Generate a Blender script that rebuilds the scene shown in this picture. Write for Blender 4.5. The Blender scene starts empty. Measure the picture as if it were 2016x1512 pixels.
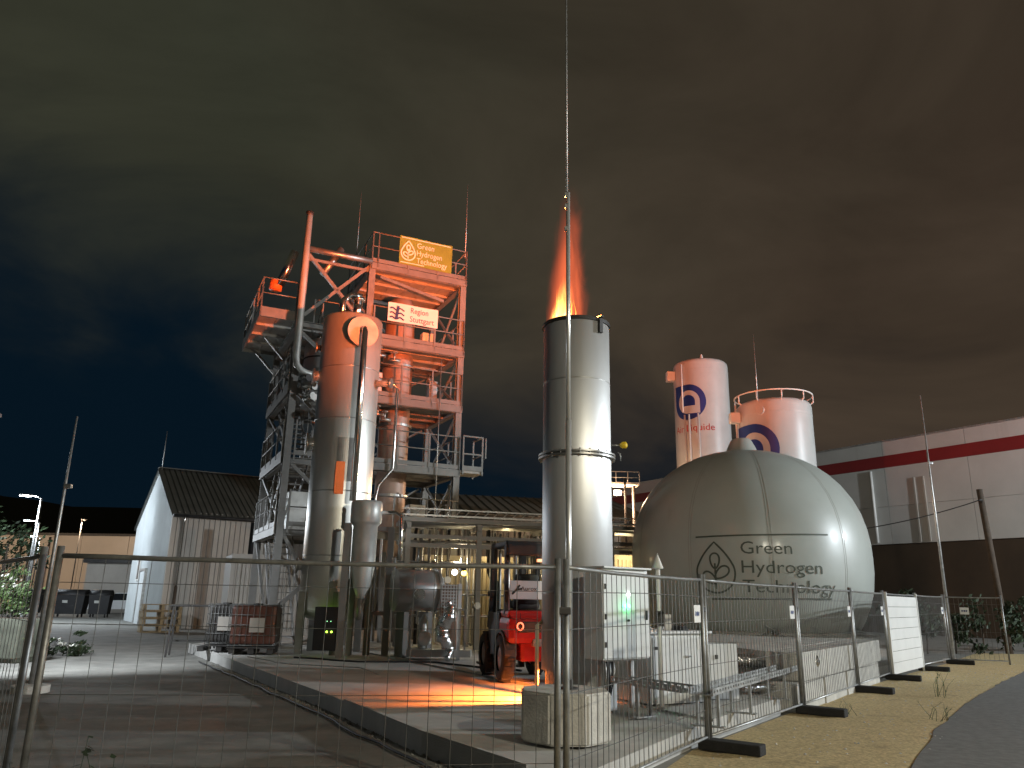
import bpy, bmesh, math, random
from mathutils import Vector, Matrix, noise as mnoise
R = math.radians
PI = math.pi
rnd = random.Random(7)
sc = bpy.context.scene
C = sc.collection

# ------------------------------------------------------------------ camera
cam_d = bpy.data.cameras.new('camera')
cam = bpy.data.objects.new('camera', cam_d)
C.objects.link(cam)
cam.location = (0, 0, 1.7)
cam.rotation_mode = 'QUATERNION'
cam.rotation_quaternion = (Matrix.Rotation(R(90 + 15.5), 3, 'X') @ Matrix.Rotation(R(1.07), 3, 'Z')).to_quaternion()
cam_d.sensor_fit = 'HORIZONTAL'
cam_d.sensor_width = 36
cam_d.lens = 27.04
cam_d.clip_start = 0.05
cam_d.clip_end = 3000
sc.camera = cam

# ------------------------------------------------------------------ colour management, sampling
sc.view_settings.view_transform = 'Standard'
sc.view_settings.look = 'None'
sc.view_settings.exposure = 0
sc.view_settings.gamma = 1
sc.cycles.use_denoising = True
sc.cycles.sample_clamp_indirect = 4
sc.cycles.max_bounces = 6
sc.cycles.volume_bounces = 0
sc.cycles.volume_step_rate = 0.5

# ------------------------------------------------------------------ night sky: clouds lit by the town, a darker blue gap
world = bpy.data.worlds.new('World')
sc.world = world
world.use_nodes = True
WT = world.node_tree
WT.nodes.clear()
def wn(t, **k):
    n = WT.nodes.new(t)
    for a, b in k.items(): setattr(n, a, b)
    return n
def wl(a, b): WT.links.new(a, b)
def wmath(op, a, b=None, c=None):
    n = wn('ShaderNodeMath', operation=op)
    for i, x in enumerate((a, b, c)):
        if x is None: continue
        if hasattr(x, 'links'): wl(x, n.inputs[i])
        else: n.inputs[i].default_value = x
    return n.outputs[0]
tc = wn('ShaderNodeTexCoord')
sep = wn('ShaderNodeSeparateXYZ'); wl(tc.outputs['Generated'], sep.inputs[0])
mp = wn('ShaderNodeMapping'); mp.inputs['Scale'].default_value = (1, 1, 2.0); mp.inputs['Rotation'].default_value = (0.2, 0.5, 0.3)
wl(tc.outputs['Generated'], mp.inputs[0])
n1 = wn('ShaderNodeTexNoise'); n1.inputs['Scale'].default_value = 2.3; n1.inputs['Detail'].default_value = 6; n1.inputs['Roughness'].default_value = 0.56; n1.inputs['Distortion'].default_value = 0.5
wl(mp.outputs[0], n1.inputs['Vector'])
n2 = wn('ShaderNodeTexNoise'); n2.inputs['Scale'].default_value = 1.1; n2.inputs['Detail'].default_value = 3
wl(mp.outputs[0], n2.inputs['Vector'])
# edge of the cloud sheet: a tilted front, ragged by noise
front = wmath('ADD', wmath('MULTIPLY', sep.outputs['X'], 1.32), wmath('MULTIPLY', sep.outputs['Z'], 4.35))
cov = wmath('ADD', wmath('SUBTRACT', front, 1.0), wmath('MULTIPLY', wmath('SUBTRACT', n1.outputs['Fac'], 0.5), 2.0))
mr = wn('ShaderNodeMapRange', interpolation_type='SMOOTHSTEP'); mr.inputs['From Min'].default_value = -0.62; mr.inputs['From Max'].default_value = 0.75
wl(cov, mr.inputs['Value'])
tint = wn('ShaderNodeMix', data_type='RGBA')
wl(wmath('ADD', wmath('MULTIPLY', sep.outputs['X'], 1.1), wmath('MULTIPLY', n2.outputs['Fac'], 1.0)), tint.inputs['Factor'])
tint.inputs['A'].default_value = (0.026, 0.027, 0.018, 1)
tint.inputs['B'].default_value = (0.042, 0.030, 0.0205, 1)
shade = wn('ShaderNodeMapRange'); shade.inputs['From Min'].default_value = 0.25; shade.inputs['From Max'].default_value = 0.75
shade.inputs['To Min'].default_value = 0.62; shade.inputs['To Max'].default_value = 1.3
wl(n1.outputs['Fac'], shade.inputs['Value'])
cl = wn('ShaderNodeMix', data_type='RGBA', blend_type='MULTIPLY'); cl.inputs['Factor'].default_value = 1
wl(tint.outputs['Result'], cl.inputs['A']); wl(shade.outputs[0], cl.inputs['B'])
skym = wn('ShaderNodeMix', data_type='RGBA')
wl(mr.outputs[0], skym.inputs['Factor'])
skym.inputs['A'].default_value = (0.0015, 0.0056, 0.0108, 1)
wl(cl.outputs['Result'], skym.inputs['B'])
bg = wn('ShaderNodeBackground'); bg.inputs['Strength'].default_value = 1.3
wl(skym.outputs['Result'], bg.inputs['Color'])
wo = wn('ShaderNodeOutputWorld'); wl(bg.outputs[0], wo.inputs['Surface'])

# power of the lamps (their builders below use these)
P_ROAD, P_BACK, P_YARD, P_FLAME, P_BASE = 38000, 4000, 3600, 32000, 3600

# ------------------------------------------------------------------ mesh collector
class G:
    def __init__(s): s.v = []; s.f = []; s.s = []
    def add(s, vs, fs, sm=False):
        o = len(s.v); s.v += [tuple(p) for p in vs]
        for f in fs: s.f.append(tuple(i + o for i in f)); s.s.append(sm)
        return s
    def box(s, c, d, rz=0, rx=0, ry=0):
        m = Matrix.Rotation(rz, 3, 'Z') @ Matrix.Rotation(ry, 3, 'Y') @ Matrix.Rotation(rx, 3, 'X')
        c = Vector(c); h = Vector(d) / 2
        vs = [c + m @ Vector((x * h.x, y * h.y, z * h.z)) for z in (-1, 1) for y in (-1, 1) for x in (-1, 1)]
        return s.add(vs, [(0, 2, 3, 1), (4, 5, 7, 6), (0, 1, 5, 4), (2, 6, 7, 3), (0, 4, 6, 2), (1, 3, 7, 5)])
    def lohi(s, a, b): return s.box([(a[i] + b[i]) / 2 for i in range(3)], [abs(b[i] - a[i]) for i in range(3)])
    def beam(s, p, q, w, h=None, up=(0, 0, 1)):
        p = Vector(p); q = Vector(q); h = h or w; d = (q - p).normalized(); u = Vector(up)
        if abs(d.dot(u)) > .98: u = Vector((0, 1, 0))
        x = d.cross(u).normalized(); y = x.cross(d)
        vs = [b + x * i * w / 2 + y * j * h / 2 for b in (p, q) for j in (-1, 1) for i in (-1, 1)]
        return s.add(vs, [(0, 2, 3, 1), (4, 5, 7, 6), (0, 1, 5, 4), (2, 6, 7, 3), (0, 4, 6, 2), (1, 3, 7, 5)])
    def hbeam(s, p, q, w, t=.016, up=(0, 1, 0)):
        p = Vector(p); q = Vector(q); d = (q - p).normalized(); u = Vector(up)
        if abs(d.dot(u)) > .98: u = Vector((1, 0, 0))
        x = d.cross(u).normalized(); y = x.cross(d)
        s.beam(p + y * (w / 2 - t / 2), q + y * (w / 2 - t / 2), w, t, y); s.beam(p - y * (w / 2 - t / 2), q - y * (w / 2 - t / 2), w, t, y)
        return s.beam(p, q, t, w - 2 * t - .002, y)
    def tube(s, pts, r, n=10, cap=True, sm=True):
        pts = [Vector(p) for p in pts]; rs = r if isinstance(r, (list, tuple)) else [r] * len(pts)
        k = len(pts); T = []
        for i in range(k):
            a = pts[max(i - 1, 0)]; b = pts[min(i + 1, k - 1)]; T.append((b - a).normalized())
        u = Vector((0, 0, 1)) if abs(T[0].z) < .9 else Vector((1, 0, 0))
        vs = []
        for i in range(k):
            u = (u - T[i] * u.dot(T[i]))
            u = u.normalized() if u.length > 1e-6 else T[i].orthogonal().normalized()
            w = T[i].cross(u)
            sc_ = 1.0
            if 0 < i < k - 1:
                cs = (pts[i] - pts[i - 1]).normalized().dot(T[i]); sc_ = 1 / max(cs, .5)
            vs += [pts[i] + (u * math.cos(2 * PI * j / n) + w * math.sin(2 * PI * j / n)) * rs[i] * (sc_ if n < 3 else 1) for j in range(n)]
        fs = [(i * n + j, i * n + (j + 1) % n, (i + 1) * n + (j + 1) % n, (i + 1) * n + j) for i in range(k - 1) for j in range(n)]
        o = len(s.v); s.add(vs, fs, sm)
        if cap:
            s.f += [tuple(o + j for j in range(n))[::-1], tuple(o + (k - 1) * n + j for j in range(n))]; s.s += [False, False]
        return s
    def lathe(s, prof, n=32, c=(0, 0, 0), cap0=False, cap1=False, sm=True, a0=0, a1=2 * PI, sharp=()):
        c = Vector(c); full = abs(a1 - a0 - 2 * PI) < 1e-6; m = n if full else n + 1
        vs = [c + Vector((r * math.cos(a0 + (a1 - a0) * j / n), r * math.sin(a0 + (a1 - a0) * j / n), z)) for r, z in prof for j in range(m)]
        fs = []; sh = []
        o = len(s.v)
        for i in range(len(prof) - 1):
            for j in range(n):
                fs.append((i * m + j, i * m + (j + 1) % m, (i + 1) * m + (j + 1) % m, (i + 1) * m + j)); sh.append(sm and i not in sharp)
        s.add(vs, fs); s.s[-len(fs):] = sh
        if cap0: s.f.append(tuple(o + j for j in range(m))[::-1]); s.s.append(False)
        if cap1: s.f.append(tuple(o + (len(prof) - 1) * m + j for j in range(m))); s.s.append(False)
        return s
    def prism(s, poly, z0, z1):
        n = len(poly); vs = [(x, y, z0) for x, y in poly] + [(x, y, z1) for x, y in poly]
        fs = [tuple(range(n))[::-1], tuple(range(n, 2 * n))] + [(i, (i + 1) % n, n + (i + 1) % n, n + i) for i in range(n)]
        return s.add(vs, fs)
    def quad(s, a, b, c, d, sm=False): return s.add([a, b, c, d], [(0, 1, 2, 3)], sm)
    def chamfer(s, c, d, ch, rz=0, jit=0):
        bm = bmesh.new(); bmesh.ops.create_cube(bm, size=1)
        bmesh.ops.scale(bm, vec=d, verts=bm.verts)
        bmesh.ops.bevel(bm, geom=bm.edges[:], offset=ch, segments=2, profile=.6, affect='EDGES')
        m = Matrix.Rotation(rz, 3, 'Z'); bm.verts.ensure_lookup_table()
        vs = [Vector(c) + m @ (v.co + Vector((rnd.uniform(-jit, jit), rnd.uniform(-jit, jit), rnd.uniform(-jit, jit)))) for v in bm.verts]
        fs = [[v.index for v in f.verts] for f in bm.faces]; bm.free()
        return s.add(vs, fs)
    def mapv(s, fn): s.v = [tuple(fn(*p)) for p in s.v]; return s

def obj(name, g, m, parent=None, kind=None, loc=None):
    me = bpy.data.meshes.new(name); me.from_pydata(g.v, [], g.f); me.polygons.foreach_set('use_smooth', g.s); me.update()
    bm = bmesh.new(); bm.from_mesh(me); bmesh.ops.recalc_face_normals(bm, faces=bm.faces); bm.to_mesh(me); bm.free()
    if m is not None: me.materials.append(m)
    o = bpy.data.objects.new(name, me); C.objects.link(o)
    if parent is not None: o.parent = parent
    if kind: o['kind'] = kind
    if loc is not None: o.location = loc
    return o
def tag(o, label, cat, group=None):
    o['label'] = label; o['category'] = cat
    if group: o['group'] = group
    return o
def thing(name, label, cat, loc=(0, 0, 0), rz=0, group=None):
    o = bpy.data.objects.new(name, None); C.objects.link(o); o.location = loc; o.rotation_euler = (0, 0, rz); o.empty_display_size = .2
    return tag(o, label, cat, group)
def struct(name, g, m):
    o = obj(name, g, m); o['kind'] = 'structure'; return o
def light(name, parent, loc, power, col, radius=.15, spot=None, aim=None):
    d = bpy.data.lights.new(name, 'SPOT' if spot else 'POINT'); d.energy = power; d.color = col; d.shadow_soft_size = radius
    if spot: d.spot_size = spot; d.spot_blend = .6
    o = bpy.data.objects.new(name, d); C.objects.link(o); o.location = loc
    if aim is not None:
        o.rotation_mode = 'QUATERNION'; o.rotation_quaternion = (Vector(aim) - Vector(loc)).to_track_quat('-Z', 'Y')
    if parent is not None: o.parent = parent
    return o

# ------------------------------------------------------------------ materials
def M(name, col, rough=.6, metal=0.0, var=.18, scale=2.5, col2=None, bump=0.0, bscale=30, aniso=0, coat=0, emit=None, estr=0, stain=None, stretch=(1, 1, 1), rvar=.1, spec=.5):
    m = bpy.data.materials.new(name); m.use_nodes = True; t = m.node_tree; b = t.nodes['Principled BSDF']; L = t.links.new
    geo = t.nodes.new('ShaderNodeNewGeometry')
    mpn = t.nodes.new('ShaderNodeMapping'); mpn.inputs['Scale'].default_value = stretch; L(geo.outputs['Position'], mpn.inputs[0])
    nz = t.nodes.new('ShaderNodeTexNoise'); nz.inputs['Scale'].default_value = scale; nz.inputs['Detail'].default_value = 7; nz.inputs['Roughness'].default_value = .62
    L(mpn.outputs[0], nz.inputs['Vector'])
    mx = t.nodes.new('ShaderNodeMix'); mx.data_type = 'RGBA'
    c2 = col2 or tuple(min(1, c * (1 + var)) for c in col); c1 = col if col2 else tuple(c * (1 - var) for c in col)
    mx.inputs['A'].default_value = (*c1, 1); mx.inputs['B'].default_value = (*c2, 1)
    mrn = t.nodes.new('ShaderNodeMapRange'); mrn.inputs['From Min'].default_value = .32; mrn.inputs['From Max'].default_value = .68
    L(nz.outputs['Fac'], mrn.inputs['Value']); L(mrn.outputs[0], mx.inputs['Factor'])
    outc = mx.outputs['Result']
    if stain:
        n3 = t.nodes.new('ShaderNodeTexNoise'); n3.inputs['Scale'].default_value = stain[1]; n3.inputs['Detail'].default_value = 8; n3.inputs['Roughness'].default_value = .7
        m3 = t.nodes.new('ShaderNodeMapping'); m3.inputs['Scale'].default_value = stain[3] if len(stain) > 3 else (1, 1, 1); L(geo.outputs['Position'], m3.inputs[0]); L(m3.outputs[0], n3.inputs['Vector'])
        r3 = t.nodes.new('ShaderNodeMapRange'); r3.inputs['From Min'].default_value = stain[2]; r3.inputs['From Max'].default_value = stain[2] + .14; L(n3.outputs['Fac'], r3.inputs['Value'])
        x3 = t.nodes.new('ShaderNodeMix'); x3.data_type = 'RGBA'; L(r3.outputs[0], x3.inputs['Factor']); L(outc, x3.inputs['A']); x3.inputs['B'].default_value = (*stain[0], 1)
        outc = x3.outputs['Result']
    L(outc, b.inputs['Base Color'])
    rr = t.nodes.new('ShaderNodeMapRange'); rr.inputs['To Min'].default_value = max(.03, rough - rvar); rr.inputs['To Max'].default_value = min(1, rough + rvar)
    L(nz.outputs['Fac'], rr.inputs['Value']); L(rr.outputs[0], b.inputs['Roughness'])
    b.inputs['Metallic'].default_value = metal; b.inputs['Specular IOR Level'].default_value = spec
    if coat: b.inputs['Coat Weight'].default_value = coat; b.inputs['Coat Roughness'].default_value = .15
    if aniso:
        b.inputs['Anisotropic'].default_value = aniso
        tg = t.nodes.new('ShaderNodeTangent'); tg.direction_type = 'RADIAL'; tg.axis = 'Z'; L(tg.outputs[0], b.inputs['Tangent'])
    if bump:
        nb = t.nodes.new('ShaderNodeTexNoise'); nb.inputs['Scale'].default_value = bscale; nb.inputs['Detail'].default_value = 5; L(geo.outputs['Position'], nb.inputs['Vector'])
        bp = t.nodes.new('ShaderNodeBump'); bp.inputs['Strength'].default_value = bump; bp.inputs['Distance'].default_value = .02
        L(nb.outputs['Fac'], bp.inputs['Height']); L(bp.outputs[0], b.inputs['Normal'])
    if emit: b.inputs['Emission Color'].default_value = (*emit, 1); b.inputs['Emission Strength'].default_value = estr
    return m

m_yard = M('yard_asphalt', (.2, .195, .175), .85, var=.3, scale=1.3, bump=.5, bscale=45, stain=((.4, .39, .35), 1.4, .60, (.55, 2.6, 1)))
m_conc = M('concrete', (.45, .44, .415), .82, var=.16, scale=1.6, bump=.25, bscale=60, stain=((.3, .285, .255), 1.1, .6))
m_block = M('block_concrete', (.52, .5, .455), .85, var=.2, scale=3.5, bump=.5, bscale=35, stain=((.26, .24, .2), 2.2, .58, (1, 1, .5)))
m_sand = M('sand', (.52, .4, .205), .95, var=.38, scale=26, bump=.8, bscale=150, stain=((.27, .21, .12), 1.6, .57))
m_road = M('road_asphalt', (.15, .148, .142), .8, var=.25, scale=9, bump=.35, bscale=90)
m_steel = M('brushed_steel', (.47, .47, .465), .4, .6, var=.07, scale=1.2, aniso=.85, stretch=(1, 1, .35), rvar=.06, bump=.03, bscale=9)
m_vessel = M('vessel_steel', (.54, .53, .49), .36, .72, var=.08, scale=1.5, aniso=.8, stretch=(1, 1, .3), rvar=.07, bump=.04, bscale=7)
m_steel_d = M('dull_steel', (.42, .41, .39), .42, .9, var=.15, scale=3, rvar=.1)
m_chrome = M('polished_steel', (.72, .72, .7), .2, 1.0, var=.08, scale=5)
m_mast = M('mast_aluminium', (.7, .7, .69), .3, .6, var=.08, scale=5)
m_galv = M('galvanised', (.42, .42, .41), .45, .75, var=.25, scale=9)
m_wire = M('wire_grey', (.16, .16, .155), .5, .5, var=.2, scale=9)
m_dark = M('dark_steel', (.045, .042, .04), .55, .4, var=.3, scale=4)
m_post = M('fence_post', (.26, .26, .25), .45, .6, var=.25, scale=9)
m_black = M('black_plastic', (.014, .014, .015), .6, var=.3, scale=5)
m_rubber = M('black_rubber', (.016, .015, .014), .85, var=.4, scale=8, bump=.4, bscale=40)
m_tower = M('tower_paint', (.215, .208, .195), .5, .25, var=.14, scale=2.2, stain=((.16, .145, .13), 2.5, .62))
m_deck = M('deck_plate', (.36, .34, .315), .6, .1, var=.2, scale=3)
m_cab = M('cabinet_paint', (.7, .71, .71), .45, var=.06, scale=2)
m_white = M('white_paint', (.74, .73, .7), .5, var=.06, scale=1.5)
m_tank = M('tank_paint', (.5, .5, .485), .38, var=.06, scale=1.2, stain=((.46, .44, .41), 1.4, .58, (1.6, 1.6, .16)))
m_blue = M('logo_blue', (.012, .035, .2), .45, var=.08)
m_redtxt = M('logo_red', (.4, .015, .012), .5, var=.08)
m_stripe = M('stripe_red', (.2, .012, .014), .55, var=.12, scale=.6)
m_clad = M('warehouse_white', (.5, .49, .47), .6, var=.1, scale=.3, stain=((.42, .41, .385), .5, .6, (1.5, 1.5, .12)))
m_brown = M('brown_base', (.05, .032, .018), .8, var=.25, scale=.5)
m_fabric = M('balloon_fabric', (.405, .43, .4), .42, var=.07, scale=.5, coat=.14, rvar=.07, bump=.12, bscale=1.6, stain=((.35, .365, .33), .9, .6, (1.4, 1.4, .3)))
m_seam = M('balloon_seam', (.34, .34, .31), .5, var=.08)
m_print = M('print_dark', (.085, .1, .08), .6, var=.05)
m_gable = M('gable_white', (.5, .53, .53), .6, var=.08, scale=1)
m_wallb = M('wall_beige', (.36, .33, .29), .65, var=.1, scale=.8)
m_roof = M('roof_dark', (.09, .09, .08), .6, .1, var=.2, scale=1)
m_wood = M('pallet_wood', (.33, .25, .14), .8, var=.35, scale=6)
m_ibc = M('tote_red', (.11, .042, .028), .45, var=.2, scale=3)
m_red = M('forklift_red', (.62, .02, .012), .35, var=.08, scale=3, coat=.4)
m_beige = M('container_beige', (.38, .32, .21), .6, var=.12, scale=1.4)
m_green = M('banner_green', (.2, .27, .03), .6, var=.08)
m_cream = M('banner_print', (.85, .8, .62), .6, var=.05)
m_bwhite = M('banner_white', (.8, .78, .76), .6, var=.04)
m_navy = M('banner_navy', (.03, .05, .16), .6, var=.05)
m_foil = M('foil', (.8, .8, .8), .18, 1.0, var=.1, scale=6, bump=.9, bscale=22)
m_leaf = M('leaf', (.06, .1, .03), .6, var=.45, scale=5)
m_leafd = M('leaf_dark', (.022, .038, .014), .65, var=.45, scale=5)
m_fleck = M('fleck', (.75, .74, .68), .6, var=.1)
m_bark = M('bark', (.07, .05, .035), .9, var=.3, scale=6)
m_hill = M('hill', (.02, .024, .016), 1, var=.3, scale=.02)
m_maroon = M('column_paint', (.36, .25, .2), .5, .2, var=.12, scale=2)
m_insul = M('insulation', (.5, .5, .47), .42, .35, var=.15, scale=2)
m_glass = M('dark_glass', (.02, .022, .024), .08, var=.1)
m_yellow = M('yellow_paint', (.75, .5, .02), .45, var=.08)
m_farwall = M('far_wall', (.47, .41, .35), .7, var=.14, scale=.15)
def EM(name, col, s): return M(name, (.8, .8, .8), emit=col, estr=s, var=.02)
e_white = EM('lamp_white', (.85, .93, 1), 30)
e_warm = EM('lamp_warm', (1, .78, .5), 22)
e_green = EM('lamp_green', (.05, 1, .3), 9)
e_yel = EM('lamp_yellow', (1, .75, .08), 9)
e_lime = EM('lamp_lime', (.5, 1, .05), 6)

# ------------------------------------------------------------------ flat print and text helpers
def text_g(s, width=None, cap=None):
    cu = bpy.data.curves.new('t', 'FONT'); cu.body = s; cu.size = 1; cu.resolution_u = 3
    o = bpy.data.objects.new('t', cu); C.objects.link(o)
    dg = bpy.context.evaluated_depsgraph_get(); me = bpy.data.meshes.new_from_object(o.evaluated_get(dg))
    g = G(); g.add([v.co for v in me.vertices], [tuple(p.vertices) for p in me.polygons])
    bpy.data.objects.remove(o); bpy.data.curves.remove(cu); bpy.data.meshes.remove(me)
    x0 = min(v[0] for v in g.v); x1 = max(v[0] for v in g.v)
    k = width / (x1 - x0) if width else cap / .7
    ky = cap / .7 if cap else k
    return g.mapv(lambda x, y, z: ((x - x0) * k, y * ky, 0))
def ribbon(g, pts, w, closed=False):
    n = len(pts); L = []
    for i in range(n):
        a = Vector(pts[(i - 1) % n] if closed else pts[max(i - 1, 0)]); b = Vector(pts[(i + 1) % n] if closed else pts[min(i + 1, n - 1)])
        d = (b - a).normalized(); nn = Vector((-d.y, d.x)) * w / 2; p = Vector(pts[i]); L += [(p.x + nn.x, p.y + nn.y, 0), (p.x - nn.x, p.y - nn.y, 0)]
    return g.add(L, [(2 * i, 2 * i + 1, (2 * i + 3) % (2 * n), (2 * i + 2) % (2 * n)) for i in range(n if closed else n - 1)])
def droplet(cx, cy, w, h, lw):
    g = G(); pts = []; r = w / 2; yc = cy - h / 2 + r * 1.02
    for i in range(25): a = R(160 + i * 220 / 24); pts.append((cx + r * math.cos(a), yc + r * math.sin(a)))
    # shoulders run up to the tip
    tip = (cx, cy + h / 2); a, b = pts[-1], pts[0]
    for k in range(1, 9):
        t = k / 9; bul = .10 * math.sin(PI * t) * w; pts.append((a[0] + (tip[0] - a[0]) * t + bul * .5, a[1] + (tip[1] - a[1]) * t))
    pts.append(tip)
    for k in range(1, 9):
        t = k / 9; bul = .10 * math.sin(PI * t) * w; pts.append((tip[0] + (b[0] - tip[0]) * t - bul * .5, tip[1] + (b[1] - tip[1]) * t))
    ribbon(g, pts, lw, True)
    ribbon(g, [(cx, cy - h * .42 + h * .5 * i / 8) for i in range(9)], lw)
    def leaf(x, y, ang, l, wd):
        q = []
        for i in range(20):
            t = i / 20 * 2 * PI; u = l * (.5 - .5 * math.cos(t)); v_ = wd * math.sin(t) * (1 - .25 * math.cos(t)); q.append((x + u * math.cos(ang) - v_ * math.sin(ang), y + u * math.sin(ang) + v_ * math.cos(ang)))
        ribbon(g, q, lw, True)
    leaf(cx, cy - h * .02, R(90), h * .3, w * .12); leaf(cx, cy - h * .2, R(38), w * .42, w * .12); leaf(cx, cy - h * .3, R(142), w * .4, w * .12)
    return g
def merge(*gs):
    o = G()
    for g in gs:
        k = len(o.v); o.v += g.v; o.f += [tuple(i + k for i in f) for f in g.f]; o.s += g.s
    return o
def shift(g, dx, dy): return g.mapv(lambda x, y, z: (x + dx, y + dy, z))
def finer(g, L):
    bm = bmesh.new(); vs = [bm.verts.new(v) for v in g.v]
    for f in g.f:
        try: bm.faces.new([vs[i] for i in f])
        except ValueError: pass
    for _ in range(4):
        es = [e for e in bm.edges if e.calc_length() > L]
        if not es: break
        bmesh.ops.subdivide_edges(bm, edges=es, cuts=1); bmesh.ops.triangulate(bm, faces=bm.faces[:])
    bm.verts.index_update(); o = G(); o.add([v.co.copy() for v in bm.verts], [tuple(v.index for v in f.verts) for f in bm.faces]); bm.free(); return o

# ================================================================== SETTING
g = G(); g.quad((-900, -900, 0), (900, -900, 0), (900, 900, 0), (-900, 900, 0)); struct('ground', g, m_yard)
PAD = .25
pad_poly = [(.62, 7.3), (2.2, 9.95), (4.3, 12.95), (3.98, 13.7), (7.75, 19.05), (8.5, 19.0), (12.6, 24.7), (13, 34), (-9.2, 34), (-9.2, 23.5), (-7.1, 20.0), (-2.66, 12.5), (-.93, 9.3), (.1, 7.75), (.35, 7.35)]
pad = struct('concrete_pad', G().prism(pad_poly, -.1, PAD - .03), m_conc)
e1 = Vector((.862, .507, 0)); e2 = Vector((-.507, .862, 0)); po = Vector((.35, 7.35, 0)); SL = 3.6
for i in range(-1, 6):
    for j in range(-2, 9):   # poured slabs with open joints between them
        bm = bmesh.new(); n = len(pad_poly)
        lo = [bm.verts.new((x, y, PAD - .029)) for x, y in pad_poly]; hi = [bm.verts.new((x, y, PAD)) for x, y in pad_poly]
        bm.faces.new(lo[::-1]); bm.faces.new(hi)
        for k in range(n): bm.faces.new((lo[k], lo[(k + 1) % n], hi[(k + 1) % n], hi[k]))
        gp = .008
        for no, c0, sg in ((e1, i * SL + gp, -1), (e1, (i + 1) * SL - gp, 1), (e2, j * SL + gp, -1), (e2, (j + 1) * SL - gp, 1)):
            if not bm.verts: break
            bmesh.ops.bisect_plane(bm, geom=bm.verts[:] + bm.edges[:] + bm.faces[:], plane_co=po + no * c0, plane_no=no * sg, clear_outer=True)
            bmesh.ops.holes_fill(bm, edges=[e for e in bm.edges if e.is_boundary])
        if len(bm.faces) > 4:
            bm.verts.index_update(); g = G(); g.add([v.co.copy() for v in bm.verts], [tuple(v.index for v in f.verts) for f in bm.faces]); obj('slab', g, m_conc, pad)
        bm.free()
road_edge = [(-1.2, 0.3), (.4, 2.6), (1.9, 5.2), (3.1, 7.2), (4.37, 9.1), (6.07, 11.63), (9.2, 16.13), (11.95, 19.48), (13.9, 21.9), (16.5, 25.2), (24, 35), (60, 82)]
road_edge = [(x + .06 * math.sin(i * 2.3), y) for i, (x, y) in enumerate(road_edge)]
# finer wobbling verge line
fine = []
for i in range(len(road_edge) - 1):
    a, b = road_edge[i], road_edge[i + 1]; n = max(2, int(math.dist(a, b) / .35)) if i < 9 else 3
    for k in range(n):
        t = k / n; w = .05 * mnoise.noise(Vector((a[0] + (b[0] - a[0]) * t, a[1] + (b[1] - a[1]) * t, 3)) * 1.8); fine.append((a[0] + (b[0] - a[0]) * t + w, a[1] + (b[1] - a[1]) * t - w))
fine.append(road_edge[-1])
g = G(); n = len(fine)
g.add([(x, y, .026) for x, y in fine] + [(x + 7.5, y - 5.2, .026) for x, y in fine] + [(x, y, -.05) for x, y in fine], [(i, i + 1, n + i + 1, n + i) for i in range(n - 1)] + [(i, 2 * n + i, 2 * n + i + 1, i + 1) for i in range(n - 1)])
struct('road', g, m_road)
# sand verge between fence and road: uneven sheet
g = G(); NX, NY = 70, 90; vs = []
fl = [(-3.5, 3.0), (.1, 6.6), (.9, 7.0), (2.35, 9.85), (4.6, 13.05), (6.95, 16.3), (9.0, 19.0), (11.1, 21.7), (13.3, 24.4), (17.5, 30)]
def lerp_line(L, t):
    t *= len(L) - 1; i = min(int(t), len(L) - 2); u = t - i; return (L[i][0] + (L[i + 1][0] - L[i][0]) * u, L[i][1] + (L[i + 1][1] - L[i][1]) * u)
re_ = [(-2.0, -.5), (1.4, 4.2), (2.1, 5.6), (4.5, 9.1), (6.2, 11.63), (9.3, 16.13), (12.05, 19.48), (14.0, 21.9), (16.6, 25.2), (20.5, 30)]
for j in range(NY + 1):
    a = lerp_line(fl, j / NY); b = lerp_line(re_, j / NY)
    for i in range(NX + 1):
        t = -.06 + 1.12 * i / NX; x = a[0] + (b[0] - a[0]) * t; y = a[1] + (b[1] - a[1]) * t
        hmp = .012 + .016 * mnoise.noise(Vector((x * 1.3, y * 1.3, 0))) + .012 * mnoise.noise(Vector((x * 5, y * 5, 4))); e = min(1, min(t + .06, 1.02 - t) / .16); vs.append((x, y, .006 + max(hmp, 0) * max(e, 0)))
g.add(vs, [(j * (NX + 1) + i, j * (NX + 1) + i + 1, (j + 1) * (NX + 1) + i + 1, (j + 1) * (NX + 1) + i) for j in range(NY) for i in range(NX)], True)
struct('sand_verge', g, m_sand)
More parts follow.
